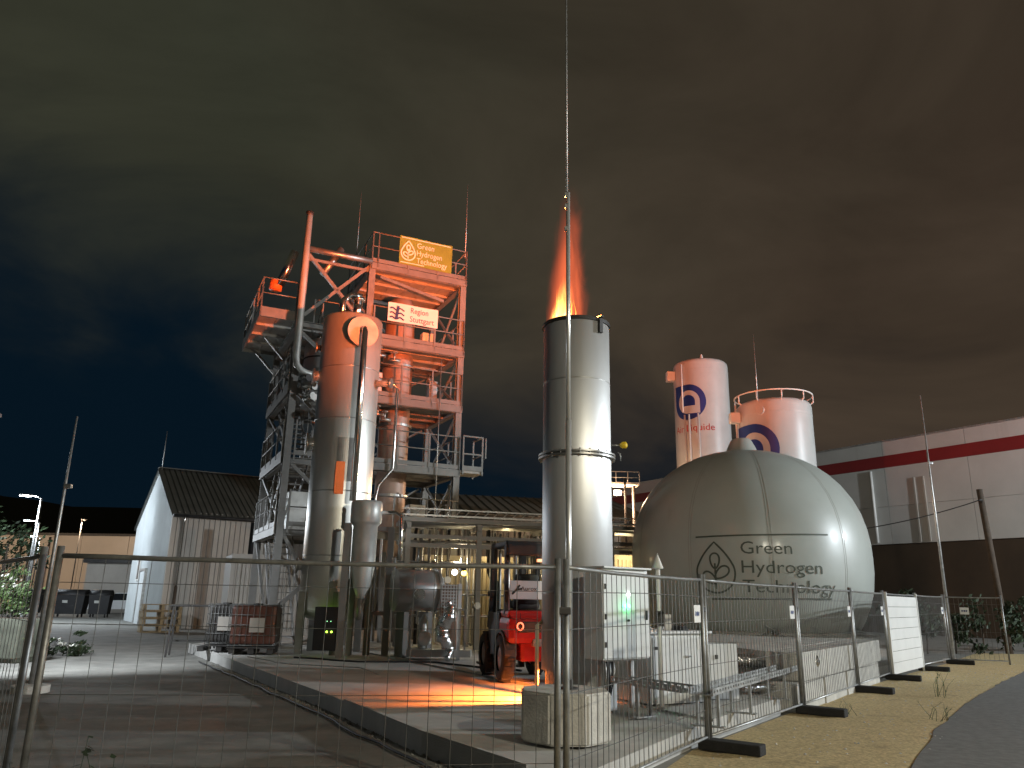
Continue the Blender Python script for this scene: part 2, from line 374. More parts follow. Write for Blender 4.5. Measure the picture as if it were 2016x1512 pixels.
# loose stones on the verge
g = G()
for k in range(700):
    t = rnd.random(); a = lerp_line(fl, t * .85 + .1); b = lerp_line(re_, t * .85 + .1); q = rnd.random(); x = a[0] + (b[0] - a[0]) * q; y = a[1] + (b[1] - a[1]) * q; r = rnd.uniform(.006, .022)
    g.add([(x + r * math.cos(c) * rnd.uniform(.7, 1.2), y + r * math.sin(c) * rnd.uniform(.7, 1.2), .02) for c in (0, 1.6, 3.1, 4.7)] + [(x, y, .02 + r * .8)], [(0, 1, 4), (1, 2, 4), (2, 3, 4), (3, 0, 4)])
o = obj('pebbles', g, m_block); tag(o, 'loose pale stones scattered over the sandy verge by the fence', 'pebbles'); o['kind'] = 'stuff'
g = G()
for k in range(1500):
    u = rnd.random(); x = -7.1 + 7.4 * u - abs(rnd.gauss(0, .16)) * .86 - .02; y = 20.0 - 12.5 * u - abs(rnd.gauss(0, .16)) * .5; r = rnd.uniform(.005, .022) if k < 1300 else rnd.uniform(.02, .045)
    if k % 5 == 0: x += rnd.uniform(-5, 0); y += rnd.uniform(-3, 1); r = min(r, .012)
    g.add([(x + r * math.cos(c) * rnd.uniform(.7, 1.2), y + r * math.sin(c) * rnd.uniform(.7, 1.2), .0) for c in (0, 1.6, 3.1, 4.7)] + [(x, y, r * .8)], [(0, 1, 4), (1, 2, 4), (2, 3, 4), (3, 0, 4)])
o = obj('grit', g, m_yard); tag(o, 'grit and small stones along the left edge of the concrete pad', 'grit'); o['kind'] = 'stuff'
# hills on the skyline
g = G(); pr = []
for i in range(80):
    az = R(-75 + i * 150 / 79); d = 420; hh = 34 + 10 * mnoise.noise(Vector((i * .12, 0, 0))) + 3 * mnoise.noise(Vector((i * .9, 5, 0)))
    u_ = math.degrees(az); hh *= max(.28, min(1.9, 1.0 - (u_ + 20) / 45))
    pr.append((math.sin(az) * d, math.cos(az) * d, hh))
n = len(pr); g.add([(x, y, -2) for x, y, z in pr] + pr + [(x * 1.5, y * 1.5, -2) for x, y, z in pr], [(i, i + 1, n + i + 1, n + i) for i in range(n - 1)] + [(n + i, n + i + 1, 2 * n + i + 1, 2 * n + i) for i in range(n - 1)], True)
struct('hills', g, m_hill)

# ================================================================== STREET LAMPS (lit lamps of the place)
def street_lamp(label, loc, h, face, power, col, arm=1.0, em=None, radius=.18, spot=None, aim=None):
    t = thing('street_lamp', label, 'street lamp', loc, math.atan2(face[1], face[0]), 'street lamps')
    obj('pole', G().tube([(0, 0, 0), (0, 0, h)], [.075, .045], 12), m_galv, t)
    obj('base_collar', G().tube([(0, 0, 0), (0, 0, .5)], .095, 12), m_galv, t)
    obj('arm', G().tube([(0, 0, h - .05), (arm * .4, 0, h + .08), (arm, 0, h + .12)], .03, 8), m_galv, t)
    hd = obj('lamp_head', G().chamfer((arm + .25, 0, h + .13), (.62, .24, .09), .03), m_galv, t)
    obj('lens', G().box((arm + .25, 0, h + .078), (.5, .19, .018)), em or e_white, hd)
    light('lamp_light', t, (arm + .25, 0, h - .05), power, col, radius, spot, aim)
    return t
street_lamp('tall floodlight mast standing far right of the road', (38.3, 13.0, 0), 10.0, (-1, 0), P_ROAD, (.86, .945, 1), radius=.5)
street_lamp('street lamp behind the viewer lighting the yard fence', (9.2, -3.2, 0), 6.6, (-.5, .8), P_BACK, (1, .93, .74), em=e_warm)
street_lamp('glaring street lamp at the left edge of the yard', (-12.0, 15.4, 0), 5.0, (1, .05), P_YARD, (.86, .93, 1), arm=.9, em=EM('lamp_glare', (.85, .93, 1), 60), spot=R(106), aim=(.2, 5.6, 0.0))
street_lamp('nearest of the three white street lamps in the left background', (-24.2, 40, 0), 6.2, (-1, -.2), 3500, (.8, .9, 1), arm=.5, em=EM('lamp_far_a', (.8, .92, 1), 60))
street_lamp('middle of the three white street lamps in the left background', (-33.1, 55, 0), 6.2, (-1, -.2), 900, (.8, .9, 1), arm=.5, em=EM('lamp_far_b', (.8, .92, 1), 60))
street_lamp('farthest of the three white street lamps in the left background', (-44.8, 75, 0), 6.4, (-1, -.2), 900, (.8, .9, 1), arm=.5, em=EM('lamp_far_c', (.8, .92, 1), 60))

# ================================================================== BUILDINGS
# white warehouse with a red stripe
wd = Vector((-.5205, .854, 0)); wnrm = Vector((-.854, -.5205, 0))
w0 = Vector((34.5, 30.5, 0))
t = thing('warehouse', 'long white warehouse with a dark red stripe under the roof edge', 'warehouse', w0, math.atan2(wd.y, wd.x))
# local x runs along the wall away from the camera, local +y faces the yard
LW = 50
k = 0; x = 0
while x < LW:
    w = min(5.2, LW - x); g = G(); g.lohi((x + .012, -.35, 7.6), (x + w - .012, 0, 10.02)); obj('wall_panel', g, m_clad, t)
    g = G(); g.lohi((x + .012, -.35, 5.3), (x + w - .012, -.02, 7.585)); obj('wall_panel', g, m_clad, t)
    g = G(); g.lohi((x + .012, -.35, 10.78), (x + w - .012, .01, 11.66)); obj('wall_panel', g, m_clad, t); x += w
obj('red_stripe', G().lohi((0, -.35, 10.03), (LW, .03, 10.77)), m_stripe, t)
obj('roof_edge', G().lohi((-.1, -.6, 11.665), (LW + .1, .07, 11.76)), m_galv, t)
obj('base_wall', G().lohi((0, -.5, 0), (LW, -.12, 5.29)), m_brown, t)
obj('roof', G().lohi((0, -26, 11.3), (LW, -.37, 11.6)), m_roof, t)
obj('end_wall', G().lohi((LW + .001, -26, 0), (LW + .25, -.36, 11.6)), m_clad, t)
for x in (11.2, 21.7, 33.6): obj('downpipe', G().tube([(x, .1, 9.9), (x, .1, 5.4)], .085, 8), m_white, t)
for x in (18.3, 18.9): obj('cable_duct', G().lohi((x, .005, 5.35), (x + .12, .08, 9.2)), m_wallb, t)
obj('wall_lamp', G().chamfer((7.4, .14, 8.0), (.6, .24, .22), .05), m_dark, t)

# gabled white hall at left, ribbed cladding
hc = Vector((-16.11, 37.42, 0)); hrz = math.atan2(.5446, .8387)
t = thing('gabled_hall', 'white gabled hall with ribbed walls and a dark grey roof', 'building', hc, hrz)
# local x along the side wall to the right, local y along the gable away from camera
HL, HG, HE, HR = 11.0, 11.6, 5.4, 8.15
def ribbed(g, p, dx, up_fn, n, pitch, amp, nrm):
    p = Vector(p); dx = Vector(dx); nrm = Vector(nrm); cols = []
    for i in range(n):
        for f_, a in ((0, 0), (.55, 0), (.65, amp), (.9, amp)):
            cols.append((p + dx * (i + f_) * pitch + nrm * a, (i + f_) * pitch))
    cols.append((p + dx * n * pitch, n * pitch))
    vs = []
    for q, s_ in cols: vs += [q, q + Vector((0, 0, up_fn(s_)))]
    return g.add(vs, [(2 * i, 2 * i + 2, 2 * i + 3, 2 * i + 1) for i in range(len(cols) - 1)])
g = G(); ribbed(g, (0, 0, 0), (1, 0, 0), lambda s_: HE, 44, .25, .05, (0, -1, 0)); obj('side_wall', g, m_wallb, t)
gh = lambda s_: HE + (HR - HE) * (1 - abs(s_ - HG / 2) / (HG / 2))
g = G(); ribbed(g, (0, 0, 0), (0, 1, 0), gh, 58, .2, .035, (-1, 0, 0)); ga = obj('gable_wall', g, m_gable, t)
g = G(); g.lohi((HL - .1, 0, 0), (HL, HG, HE)); g.lohi((0, HG - .1, 0), (HL, HG, HE)); obj('rear_walls', g, m_wallb, t)
for sgn in (0, 1):
    g = G(); n = 40
    for i in range(n):
        x0 = -.15 + i * (HL + .3) / n; x1 = x0 + (HL + .3) / n
        ya, za = (-.25, HE - .12) if sgn == 0 else (HG + .25, HE - .12); yb, zb = HG / 2, HR + .06
        g.quad((x0, ya, za), (x1 - .05, ya, za), (x1 - .05, yb, zb), (x0, yb, zb)); g.quad((x1 - .05, ya, za), (x1, ya, za + .05), (x1, yb, zb + .05), (x1 - .05, yb, zb))
    g.quad((-.15, ya, za - .1), (HL + .15, ya, za - .1), (HL + .15, yb, zb - .1), (-.15, yb, zb - .1))
    obj('roof_slope', g, m_roof, t)
obj('ridge_cap', G().beam((-.15, HG / 2, HR + .09), (HL + .15, HG / 2, HR + .09), .4, .05), m_roof, t)
obj('corner_trim', G().lohi((-.09, -.09, 0), (.05, .05, HE - .05)), m_wallb, t)
obj('gutter', G().tube([(-.1, -.3, HE - .2), (HL + .1, -.3, HE - .2)], .07, 8), m_dark, t)
obj('downpipe', G().tube([(.45, -.28, HE - .22), (.45, -.13, HE - .5), (.45, -.13, 1.9)], .05, 8), m_chrome, t)
obj('lower_downpipe', G().tube([(.45, -.13, 1.9), (.45, -.13, .05)], .07, 8), m_bark, t)
d = obj('door', G().lohi((-.12, 5.6, 0), (-.04, 7.2, 2.7)), m_gable, t)
obj('door_frame', merge(G().lohi((-.16, 5.45, 0), (-.03, 5.59, 2.85)), G().lohi((-.16, 7.21, 0), (-.03, 7.35, 2.85)), G().lohi((-.16, 5.6, 2.71), (-.03, 7.2, 2.85))), m_galv, d)
w = obj('window', G().lohi((-.07, 8.0, 2.3), (-.045, 8.7, 3.4)), m_glass, t)
obj('window_frame', merge(G().lohi((-.1, 7.92, 2.22), (-.04, 7.99, 3.48)), G().lohi((-.1, 8.71, 2.22), (-.04, 8.78, 3.48)), G().lohi((-.1, 8, 3.41), (-.04, 8.7, 3.48)), G().lohi((-.1, 8, 2.22), (-.04, 8.7, 2.29))), m_white, w)
obj('roof_vent', G().chamfer((8.2, 1.9, HE + (HR - HE) * 1.9 / 5.8 + .22), (1.2, .5, .3), .04), m_dark, t)

# dark hall behind the pipe rack
t = thing('dark_hall', 'low dark grey hall behind the pipe rack', 'building', (-6, 37, 0), R(12))
g = G(); ribbed(g, (0, 0, 0), (1, 0, 0), lambda s_: 5.6, 52, .27, .05, (0, -1, 0)); obj('wall', g, m_roof, t)
g = G()
for i in range(28): g.quad((i * .5, -.3, 5.5), (i * .5 + .44, -.3, 5.5), (i * .5 + .44, 7, 7.4), (i * .5, 7, 7.4)); g.quad((i * .5 + .44, -.3, 5.5), (i * .5 + .5, -.3, 5.55), (i * .5 + .5, 7, 7.45), (i * .5 + .44, 7, 7.4))
obj('roof', g, m_roof, t)
obj('gutter', G().tube([(0, -.38, 5.45), (14, -.38, 5.45)], .07, 8), m_dark, t)
obj('side_wall', G().lohi((13.9, .02, 0), (14.0, 12, 5.45)), m_roof, t)

# long pale hall in the far left background
t = thing('distant_hall', 'long pale flat-roofed hall in the far left background', 'building', (-112, 100, 0), R(-4))
for i in range(14): obj('wall_panel', G().lohi((i * 6 + .03, 0, 0), (i * 6 + 5.97, .3, 8.0)), m_farwall, t)
obj('roof_edge', G().lohi((-.2, -.1, 8.01), (84.2, 20, 8.3)), m_dark, t)
for x in (52.5, 53.6, 56): obj('downpipe', G().tube([(x, -.1, .1), (x, -.1, 7.8)], .12, 6), m_dark, t)
light('yard_light', t, (50, -13, 8.5), 3300, (1, .74, .5), .4); light('yard_light', t, (68, -13, 8.5), 3300, (1, .74, .5), .4); light('yard_light', t, (30, -13, 8.5), 2600, (1, .74, .5), .4)
for x in (30, 50, 68):
    p = thing('yard_mast', 'thin yard light mast before the distant pale hall, ' + {30: 'leftmost', 50: 'middle', 68: 'rightmost'}[x], 'light mast', (-112 + x * math.cos(R(-4)) - 13 * math.sin(R(4)), 100 - x * math.sin(R(4)) - 13, 0), 0, 'yard masts')
    obj('pole', G().tube([(0, 0, 0), (0, 0, 8.8)], .06, 6), m_dark, p); obj('lamp_head', G().box((0, .3, 8.8), (.3, .6, .1)), m_dark, p)

# small grey shed beyond the yard
t = thing('grey_shed', 'plain grey flat-roofed shed behind the black waste bins', 'shed', (-33, 62, 0), R(-8))
obj('wall', G().lohi((0, 0, 0), (6.2, 4, 3.7)), m_wallb, t); obj('roof_edge', G().lohi((-.2, -.25, 3.705), (6.4, 4.2, 4.05)), m_dark, t)
obj('roller_door', G().lohi((.8, -.06, .02), (4.2, -.01, 2.9)), m_wallb, t)

# ================================================================== WHITE TANKS
def wrap(cx, cy, r, th0, off):
    return lambda x, y, z: (cx + (r + off) * math.cos(th0 + x / r), cy + (r + off) * math.sin(th0 + x / r), y)
def al_logo(cx, cy, r):
    """blue roundel with a square upper left corner, pale arch, blue core"""
    a = [(cx + r * math.cos(R(d)), cy + r * math.sin(R(d))) for d in range(90, -181, -10)] + [(cx - r, cy + r)]
    blue = G(); blue.add([(cx, cy, 0)] + [(x, y, 0) for x, y in a], [(0, i + 1, (i + 1) % len(a) + 1) for i in range(len(a))])
    r2 = r * .66; ox = cx - r * .0; b = [(ox + r2 * math.cos(R(d)), cy + r2 * math.sin(R(d))) for d in range(0, 271, 10)] + [(ox + r2, cy - r2)]
    pale = G(); pale.add([(ox, cy, 0)] + [(x, y, 0) for x, y in b], [(0, i + 1, (i + 1) % len(b) + 1) for i in range(len(b))])
    r3 = r * .4; c = [(ox + r3 * math.cos(R(d)), cy + r3 * math.sin(R(d))) for d in range(0, 181, 10)] + [(ox - r3, cy - r3 * .55), (ox + r3, cy - r3 * .55)]
    core = G(); core.add([(ox, cy, 0)] + [(x, y, 0) for x, y in c], [(0, i + 1, (i + 1) % len(c) + 1) for i in range(len(c))])
    return blue, pale, core
def white_tank(label, loc, r, top, lx, lz, lr, txt=None, rail=False):
    t = thing('gas_tank', label, 'tank', loc, 0, 'white gas tanks'); th0 = math.atan2(-loc[1], -loc[0])
    prof = [(r * .55, 1.2), (r * .8, 1.35), (r * .97, 1.7), (r, 2.1)] + [(r, 2.1 + (top - .25 - 2.1) * i / 8) for i in range(1, 9)] + [(r * .985, top - .12), (r * .93, top - .03), (r * .7, top + .05), (.02, top + .1)]
    sh = obj('shell', G().lathe(prof, 64), m_tank, t)
    for zz in (3.4, 6.2, top - .55): obj('weld_band', G().lathe([(r, zz - .03), (r + .008, zz - .03), (r + .008, zz + .03), (r, zz + .03)], 64, sm=False), m_tank, sh)
    for a in (0.6, 2.2, 3.7, 5.3): obj('leg', G().tube([(r * .8 * math.cos(a), r * .8 * math.sin(a), 0), (r * .8 * math.cos(a), r * .8 * math.sin(a), 2)], .12, 10), m_white, t)
    for nm, gg, mm, off in zip(('logo_disc', 'logo_arch', 'logo_core'), al_logo(lx, lz, lr), (m_blue, m_tank, m_blue), (.006, .010, .014)):
        obj(nm, finer(gg, .12).mapv(wrap(0, 0, r, th0, off)), mm, sh)
    if txt: obj('lettering', finer(shift(text_g(txt[0], width=txt[3], cap=txt[4]), txt[1], txt[2]), .15).mapv(wrap(0, 0, r, th0, .008)), m_redtxt, sh)
    f = wrap(0, 0, r, th0, .0)
    def pipe(name, x, z0, z1, rr, out=.1, mm=m_white):
        q = wrap(0, 0, r, th0, out); obj(name, G().tube([q(x, z0, 0), q(x, z1, 0)], rr, 8), mm, t)
    return t, pipe, th0
t, pipe, th0 = white_tank('taller white gas tank with blue roundel and red lettering behind the balloon', (9.69, 38, 0), 1.37, 13.45, -.68, 11.2, .9, ('Air Liquide', -1.62, 9.72, 2.2, .34))
for x in (-.85, -.62, -.18): pipe('riser_pipe', x, 2, 10.55, .045, .09)
pipe('vent_pipe', -.95, 10.7, 13.2, .04, .07)
q = wrap(0, 0, 1.37, th0, .2); obj('vent_box', G().chamfer(q(-1.75, 12.75, 0), (.42, .42, .5), .04), m_white, t)
obj('shell_panel', G().lathe([(1.375, 8.75), (1.39, 8.75), (1.39, 9.3), (1.375, 9.3)], 12, sm=False, a0=th0 - .66, a1=th0 - .15), m_clad, t)
obj('top_valve', G().lathe([(.16, 13.4), (.16, 13.7), (.1, 13.75), (.06, 13.95), (.0, 14.05)], 12, c=(.1, 0, 0)), m_white, t)
t, pipe, th0 = white_tank('shorter white gas tank with a railed top behind the balloon', (10.53, 30, 0), 1.43, 9.35, -.88, 7.35, 1.0)
rr = G(); rr.tube([(1.5 * math.cos(2 * PI * i / 40), 1.5 * math.sin(2 * PI * i / 40), 9.62) for i in range(41)], .03, 6, cap=False)
for i in range(10): a = 2 * PI * i / 10 + .2; rr.tube([(1.5 * math.cos(a), 1.5 * math.sin(a), 9.3), (1.5 * math.cos(a), 1.5 * math.sin(a), 9.62)], .025, 6); rr.beam((1.4 * math.cos(a), 1.4 * math.sin(a), 9.25), (1.5 * math.cos(a), 1.5 * math.sin(a), 9.32), .04)
obj('top_railing', rr, m_white, t)
pipe('riser_pipe', -1.78, 2, 9.3, .04, .1)
q = wrap(0, 0, 1.43, th0, .18); obj('vent_box', G().chamfer(q(-1.72, 8.75, 0), (.38, .38, .42), .04), m_white, t)
obj('manway', G().tube([wrap(0, 0, 1.43, th0, -.05)(-.5, 8.85, 0), wrap(0, 0, 1.43, th0, .07)(-.5, 8.85, 0)], .16, 16), m_tank, t)
r_ = thing('lightning_rod', 'thin lightning rod rising above the shorter white tank', 'lightning rod', (10.05, 30.4, 9.3)); obj('rod', G().tube([(0, 0, 0), (0, 0, 1.5), (0, 0, 3.15)], [.025, .018, .008], 6), m_galv, r_)

# ================================================================== CONCRETE PLATFORM AND BALLOON
PT = .9
nr_ = Vector((.816, -.578, 0)); bd_ = Vector((.578, .816, 0)); q0 = Vector((4.44, 13.32, 0)); ca, cb = q0 + bd_ * .38 - nr_ * .325, q0 + bd_ * 10.2 - nr_ * .325
g = G(); g.prism([(3.7, 15.9), (ca.x, ca.y), (cb.x, cb.y), (cb.x, 27.5), (2.6, 27.5), (2.6, 19.4)], PT - .16, PT)
tag(obj('platform_slab', g, m_block), 'flat concrete slab raised under the white balloon', 'concrete slab')
bd = Vector((.578, .816, 0)); brz = math.atan2(bd.y, bd.x); p0 = Vector((4.44, 13.32, 0)); bl = 1.62
lab = {0: 'nearest', 1: 'second', 2: 'third', 3: 'farthest'}
for lvl in range(2):
    for i in range(4):
        c = p0 + bd * (bl * (i + .5) + (.35 if lvl else 0)) + Vector((.816, -.578, 0)) * .02 * ((i * 7 + lvl * 3) % 3 - 1)
        hgt = .44 if lvl == 0 else .458
        z0 = 0 if lvl == 0 else .445
        o = obj('concrete_block', G().chamfer((0, 0, hgt / 2), (bl - .02, .6, hgt), .022, 0, .004), m_block, None, None, (c.x, c.y, z0)); o.rotation_euler = (0, 0, brz + .008 * ((i * 5 + lvl) % 3 - 1))
        tag(o, f'{lab[i]} concrete block of the {"upper" if lvl else "lower"} course at the platform edge', 'concrete block', 'platform edge blocks')
for i, (x, y, w_) in enumerate(((4.35, 15.2, .5), (4.2, 17.4, .6), (6.6, 20.5, .8))):
    o = obj('concrete_support', G().chamfer((0, 0, .245), (w_, .6, .485), .02), m_block, None, None, (x, y, PAD)); o.rotation_euler = (0, 0, brz); tag(o, f'concrete support block under the balloon slab, {("front", "middle", "rear")[i]} one', 'concrete block', 'slab supports')
BC = Vector((7.0, 23.0, PT)); bth = math.atan2(-23.0, -7.0)
BP = [(2.72, .0), (2.86, .12), (3.0, .35), (3.15, .7), (3.27, 1.1), (3.33, 1.6)] + [(3.335 * (1 - ((z - 2.0) / 3.16) ** 2.25) ** .47, z) for z in (2.0, 2.4, 2.8, 3.2, 3.6, 4.0, 4.3, 4.55, 4.75, 4.92, 5.03, 5.1, 5.14)]
def brad(z):
    for (r0, z0), (r1, z1) in zip(BP, BP[1:]):
        if z <= z1: return r0 + (r1 - r0) * (z - z0) / (z1 - z0)
    return .3
t = thing('gas_balloon', 'big pale grey inflated gas balloon with green lettering on concrete slab', 'balloon', BC)
GA = [bth - .455 + i * 2 * PI / 10 for i in range(10)]
for a in GA:   # cloth gores: each bulges a little between its seams
    g = G(); n = 14; vs = []
    for r, z in BP:
        for j in range(n + 1):
            u = j / n; b = 1 + .012 * math.sin(PI * u) - .006; th = a + u * 2 * PI / 10; vs.append((r * b * math.cos(th), r * b * math.sin(th), z))
    g.add(vs, [(i * (n + 1) + j, i * (n + 1) + j + 1, (i + 1) * (n + 1) + j + 1, (i + 1) * (n + 1) + j) for i in range(len(BP) - 1) for j in range(n)], True)
    go = obj('gore', g, m_fabric, t)
    for off in (-.035, .035):
        sg = G(); vs = []
        for r, z in BP:
            for d_, e in ((-.009, .0), (0, .006), (.009, .0)):
                th = a + (off + d_) / max(r, .4); rr_ = r * .994 + e + .003; vs.append((rr_ * math.cos(th), rr_ * math.sin(th), z))
        sg.add(vs, [(i * 3 + j, i * 3 + j + 1, i * 3 + j + 4, i * 3 + j + 3) for i in range(len(BP) - 1) for j in range(2)], True); obj('seam', sg, m_seam, go)
obj('top_cap', G().lathe([(.5, 5.02), (.5, 5.1), (.47, 5.14), (.4, 5.32), (.31, 5.5), (.26, 5.56), (.0, 5.6)], 32), m_fabric, t)
obj('base_ring', G().lathe([(2.68, 0.0), (2.95, 0.0), (2.95, .06), (2.74, .08)], 64, sm=False), m_seam, t)
def bmap(x, y, z):
    zz = y - PT; r = brad(zz); th = bth + x / 3.3
    u = ((th - GA[0]) / (2 * PI / 10)) % 1; b = 1 + .012 * math.sin(PI * u) - .006; rr_ = r * b + .012; return (rr_ * math.cos(th), rr_ * math.sin(th), zz)
for word, x, zb, w_, cp in (('Green', -.17, 2.87, 1.24, .31), ('Hydrogen', -.17, 2.4, 2.0, .31), ('Technology', -.17, 1.93, 2.4, .31)):
    obj('lettering', finer(shift(text_g(word, w_, cp), x, zb), .1).mapv(bmap), m_print, t)
obj('droplet_emblem', finer(droplet(-.82, 2.53, .98, 1.27, .045), .12).mapv(bmap), m_print, t)
for (x0, z0, x1, z1) in ((-1.31, 3.3, 2.1, 3.38), (-.98, 1.75, 2.14, 1.8)):
    g = G(); ribbon(g, [(x0 + (x1 - x0) * i / 40, z0 + (z1 - z0) * i / 40) for i in range(41)], .04); obj('rule', g.mapv(bmap), m_print, t)
for a in (bth + .5, bth + .95, bth + .1, bth - .45):   # tie-down straps
    s_ = G(); s_.beam((2.9 * math.cos(a), 2.9 * math.sin(a), .25), (3.35 * math.cos(a + .12), 3.35 * math.sin(a + .12), .01), .05, .012); obj('strap', s_, m_seam, t)

# ================================================================== FLARE STACK
FX, FY = 1.07, 12.3
t = thing('flare_stack', 'tall shiny steel flare stack with a flame at its mouth', 'flare stack', (FX, FY, PAD))
r = .55; z0, z1 = .42, 5.88
obj('shell', merge(G().lathe([(r, z0), (r, 1.5), (r, 2.6), (r, 3.65), (r, 4.8), (r, z1)], 72), G().lathe([(r - .02, z1), (r - .02, 3), (r - .02, z0)], 72), G().lathe([(r, z1), (r - .02, z1)], 72, sm=False), G().lathe([(r, z0), (r - .02, z0)], 72, sm=False)), m_steel, t)
for zz in (1.52, 4.85): obj('weld_seam', G().lathe([(r, zz - .008), (r + .004, zz), (r, zz + .008)], 72), m_steel_d, t)
fl_ = obj('flange_ring', G().lathe([(r + .003, 3.6), (r + .07, 3.6), (r + .07, 3.625), (r + .015, 3.63), (r + .015, 3.645), (r + .07, 3.65), (r + .07, 3.675), (r + .003, 3.675)], 72, sm=False), m_steel_d, t)
for i in range(24): a = 2 * PI * i / 24; obj('bolt', G().tube([((r + .045) * math.cos(a), (r + .045) * math.sin(a), 3.575), ((r + .045) * math.cos(a), (r + .045) * math.sin(a), 3.7)], .012, 6), m_galv, fl_)
obj('rim_band', G().lathe([(r + .004, z1 - .05), (r + .022, z1 - .05), (r + .022, z1 + .012), (r - .022, z1 + .012), (r - .022, z1 + .001)], 72, sm=False), m_dark, t)
a = R(-52); cx, cy = (r + .03) * math.cos(a), (r + .03) * math.sin(a)
obj('rim_clip', merge(G().box((cx, cy, z1 - .13), (.045, .07, .24), a), G().box((cx * .96, cy * .96, z1 + .025), (.14, .06, .03), a)), m_dark, t)
for i in range(4):
    a = R(45 + 90 * i); obj('leg', merge(G().box((.5 * math.cos(a), .5 * math.sin(a), .22), (.06, .08, .43), a), G().box((.54 * math.cos(a), .54 * math.sin(a), .012), (.2, .2, .024), a)), m_steel_d, t)
obj('base_skirt', G().lathe([(r - .03, .0), (r - .01, .0), (r - .01, .44), (r - .03, .44)], 40, sm=False, a0=R(-158), a1=R(112)), m_steel_d, t)
obj('burner', G().lathe([(.0, .62), (.2, .62), (.22, .68), (.16, .72), (.0, .72)], 20), m_dark, t)
obj('gas_line', G().tube([(-.62, -.1, .02), (-.62, -.1, 1.05), (-.52, -.06, 1.12)], .03, 8), M('gas_line_yellow', (.5, .46, .3), .5), t)
obj('sensor_arm', merge(G().tube([(r * .98, 0, 3.86), (.71, -.0, 3.86)], .012, 6), G().tube([(.66, -.02, 3.74), (.70, -.02, 3.72), (.71, -.02, 3.6)], .008, 6)), m_galv, t)
obj('sensor_head', G().tube([(.71, 0, 3.86), (.74, -.02, 3.86), (.79, -.04, 3.86), (.81, -.05, 3.86)], [.03, .055, .055, .03], 12), m_yellow, t)

# the fire: a glowing plume with bright licking tongues, held at the stack's mouth
m = bpy.data.materials.new('flame_plume'); m.use_nodes = True; T = m.node_tree; T.nodes.clear(); L = T.links.new
def tn(tp, **k):
    n_ = T.nodes.new(tp)
    for a_, b_ in k.items(): setattr(n_, a_, b_)
    return n_
def tm(op, a_, b_=None):
    n_ = tn('ShaderNodeMath', operation=op)
    for i_, x_ in enumerate((a_, b_)):
        if x_ is None: continue
        if hasattr(x_, 'links'): L(x_, n_.inputs[i_])
        else: n_.inputs[i_].default_value = x_
    return n_.outputs[0]
tco = tn('ShaderNodeTexCoord'); sx = tn('ShaderNodeSeparateXYZ'); L(tco.outputs['Object'], sx.inputs[0])
mpn = tn('ShaderNodeMapping'); mpn.inputs['Scale'].default_value = (3.2, 3.2, .75); L(tco.outputs['Object'], mpn.inputs[0])
nzf = tn('ShaderNodeTexNoise'); nzf.inputs['Scale'].default_value = 1.5; nzf.inputs['Detail'].default_value = 4; nzf.inputs['Distortion'].default_value = 1.0; L(mpn.outputs[0], nzf.inputs['Vector'])
wob = tm('MULTIPLY', tm('SUBTRACT', nzf.outputs['Fac'], .5), .42)
h_ = sx.outputs['Z']
cxn = tm('ADD', tm('ADD', tm('MULTIPLY', h_, .045), -.19), wob)
dx = tm('SUBTRACT', sx.outputs['X'], cxn); dy = sx.outputs['Y']
rad = tm('SQRT', tm('ADD', tm('MULTIPLY', dx, dx), tm('MULTIPLY', dy, dy)))
wid = tm('MAXIMUM', tm('SUBTRACT', .43, tm('MULTIPLY', h_, .09)), .05)
q_ = tm('DIVIDE', rad, wid)
core = tn('ShaderNodeMapRange', interpolation_type='SMOOTHSTEP'); core.inputs['From Min'].default_value = 1; core.inputs['From Max'].default_value = 0.0; L(q_, core.inputs['Value'])
fade = tn('ShaderNodeMapRange', interpolation_type='SMOOTHSTEP'); fade.inputs['From Min'].default_value = 2.75; fade.inputs['From Max'].default_value = .3; L(h_, fade.inputs['Value'])
dens = tm('MULTIPLY', tm('MULTIPLY', core.outputs[0], fade.outputs[0]), tm('MAXIMUM', tm('MULTIPLY', tm('SUBTRACT', nzf.outputs['Fac'], .26), 4.2), .06))
mp2 = tn('ShaderNodeMapping'); mp2.inputs['Scale'].default_value = (15, 15, 2.2); L(tco.outputs['Object'], mp2.inputs[0])
nz2 = tn('ShaderNodeTexNoise'); nz2.inputs['Scale'].default_value = 1.0; nz2.inputs['Detail'].default_value = 2; nz2.inputs['Distortion'].default_value = .8; L(mp2.outputs[0], nz2.inputs['Vector'])
dx2 = tm('SUBTRACT', sx.outputs['X'], tm('ADD', tm('ADD', tm('MULTIPLY', h_, .16), -.3), tm('MULTIPLY', wob, .5))); dy2 = tm('ADD', sx.outputs['Y'], .08)
rad2 = tm('SQRT', tm('ADD', tm('MULTIPLY', dx2, dx2), tm('MULTIPLY', tm('MULTIPLY', dy2, dy2), .35)))
q2 = tm('DIVIDE', rad2, tm('MAXIMUM', tm('SUBTRACT', .2, tm('MULTIPLY', h_, .13)), .03))
c2_ = tn('ShaderNodeMapRange', interpolation_type='SMOOTHSTEP'); c2_.inputs['From Min'].default_value = 1.05; c2_.inputs['From Max'].default_value = .3; L(q2, c2_.inputs['Value'])
f2_ = tn('ShaderNodeMapRange', interpolation_type='SMOOTHSTEP'); f2_.inputs['From Min'].default_value = .95; f2_.inputs['From Max'].default_value = .05; L(h_, f2_.inputs['Value'])
s2_ = tn('ShaderNodeMapRange', interpolation_type='SMOOTHSTEP'); s2_.inputs['From Min'].default_value = .42; s2_.inputs['From Max'].default_value = .62; L(nz2.outputs['Fac'], s2_.inputs['Value'])
dens2 = tm('MULTIPLY', tm('MULTIPLY', c2_.outputs[0], f2_.outputs[0]), tm('ADD', .12, s2_.outputs[0]))
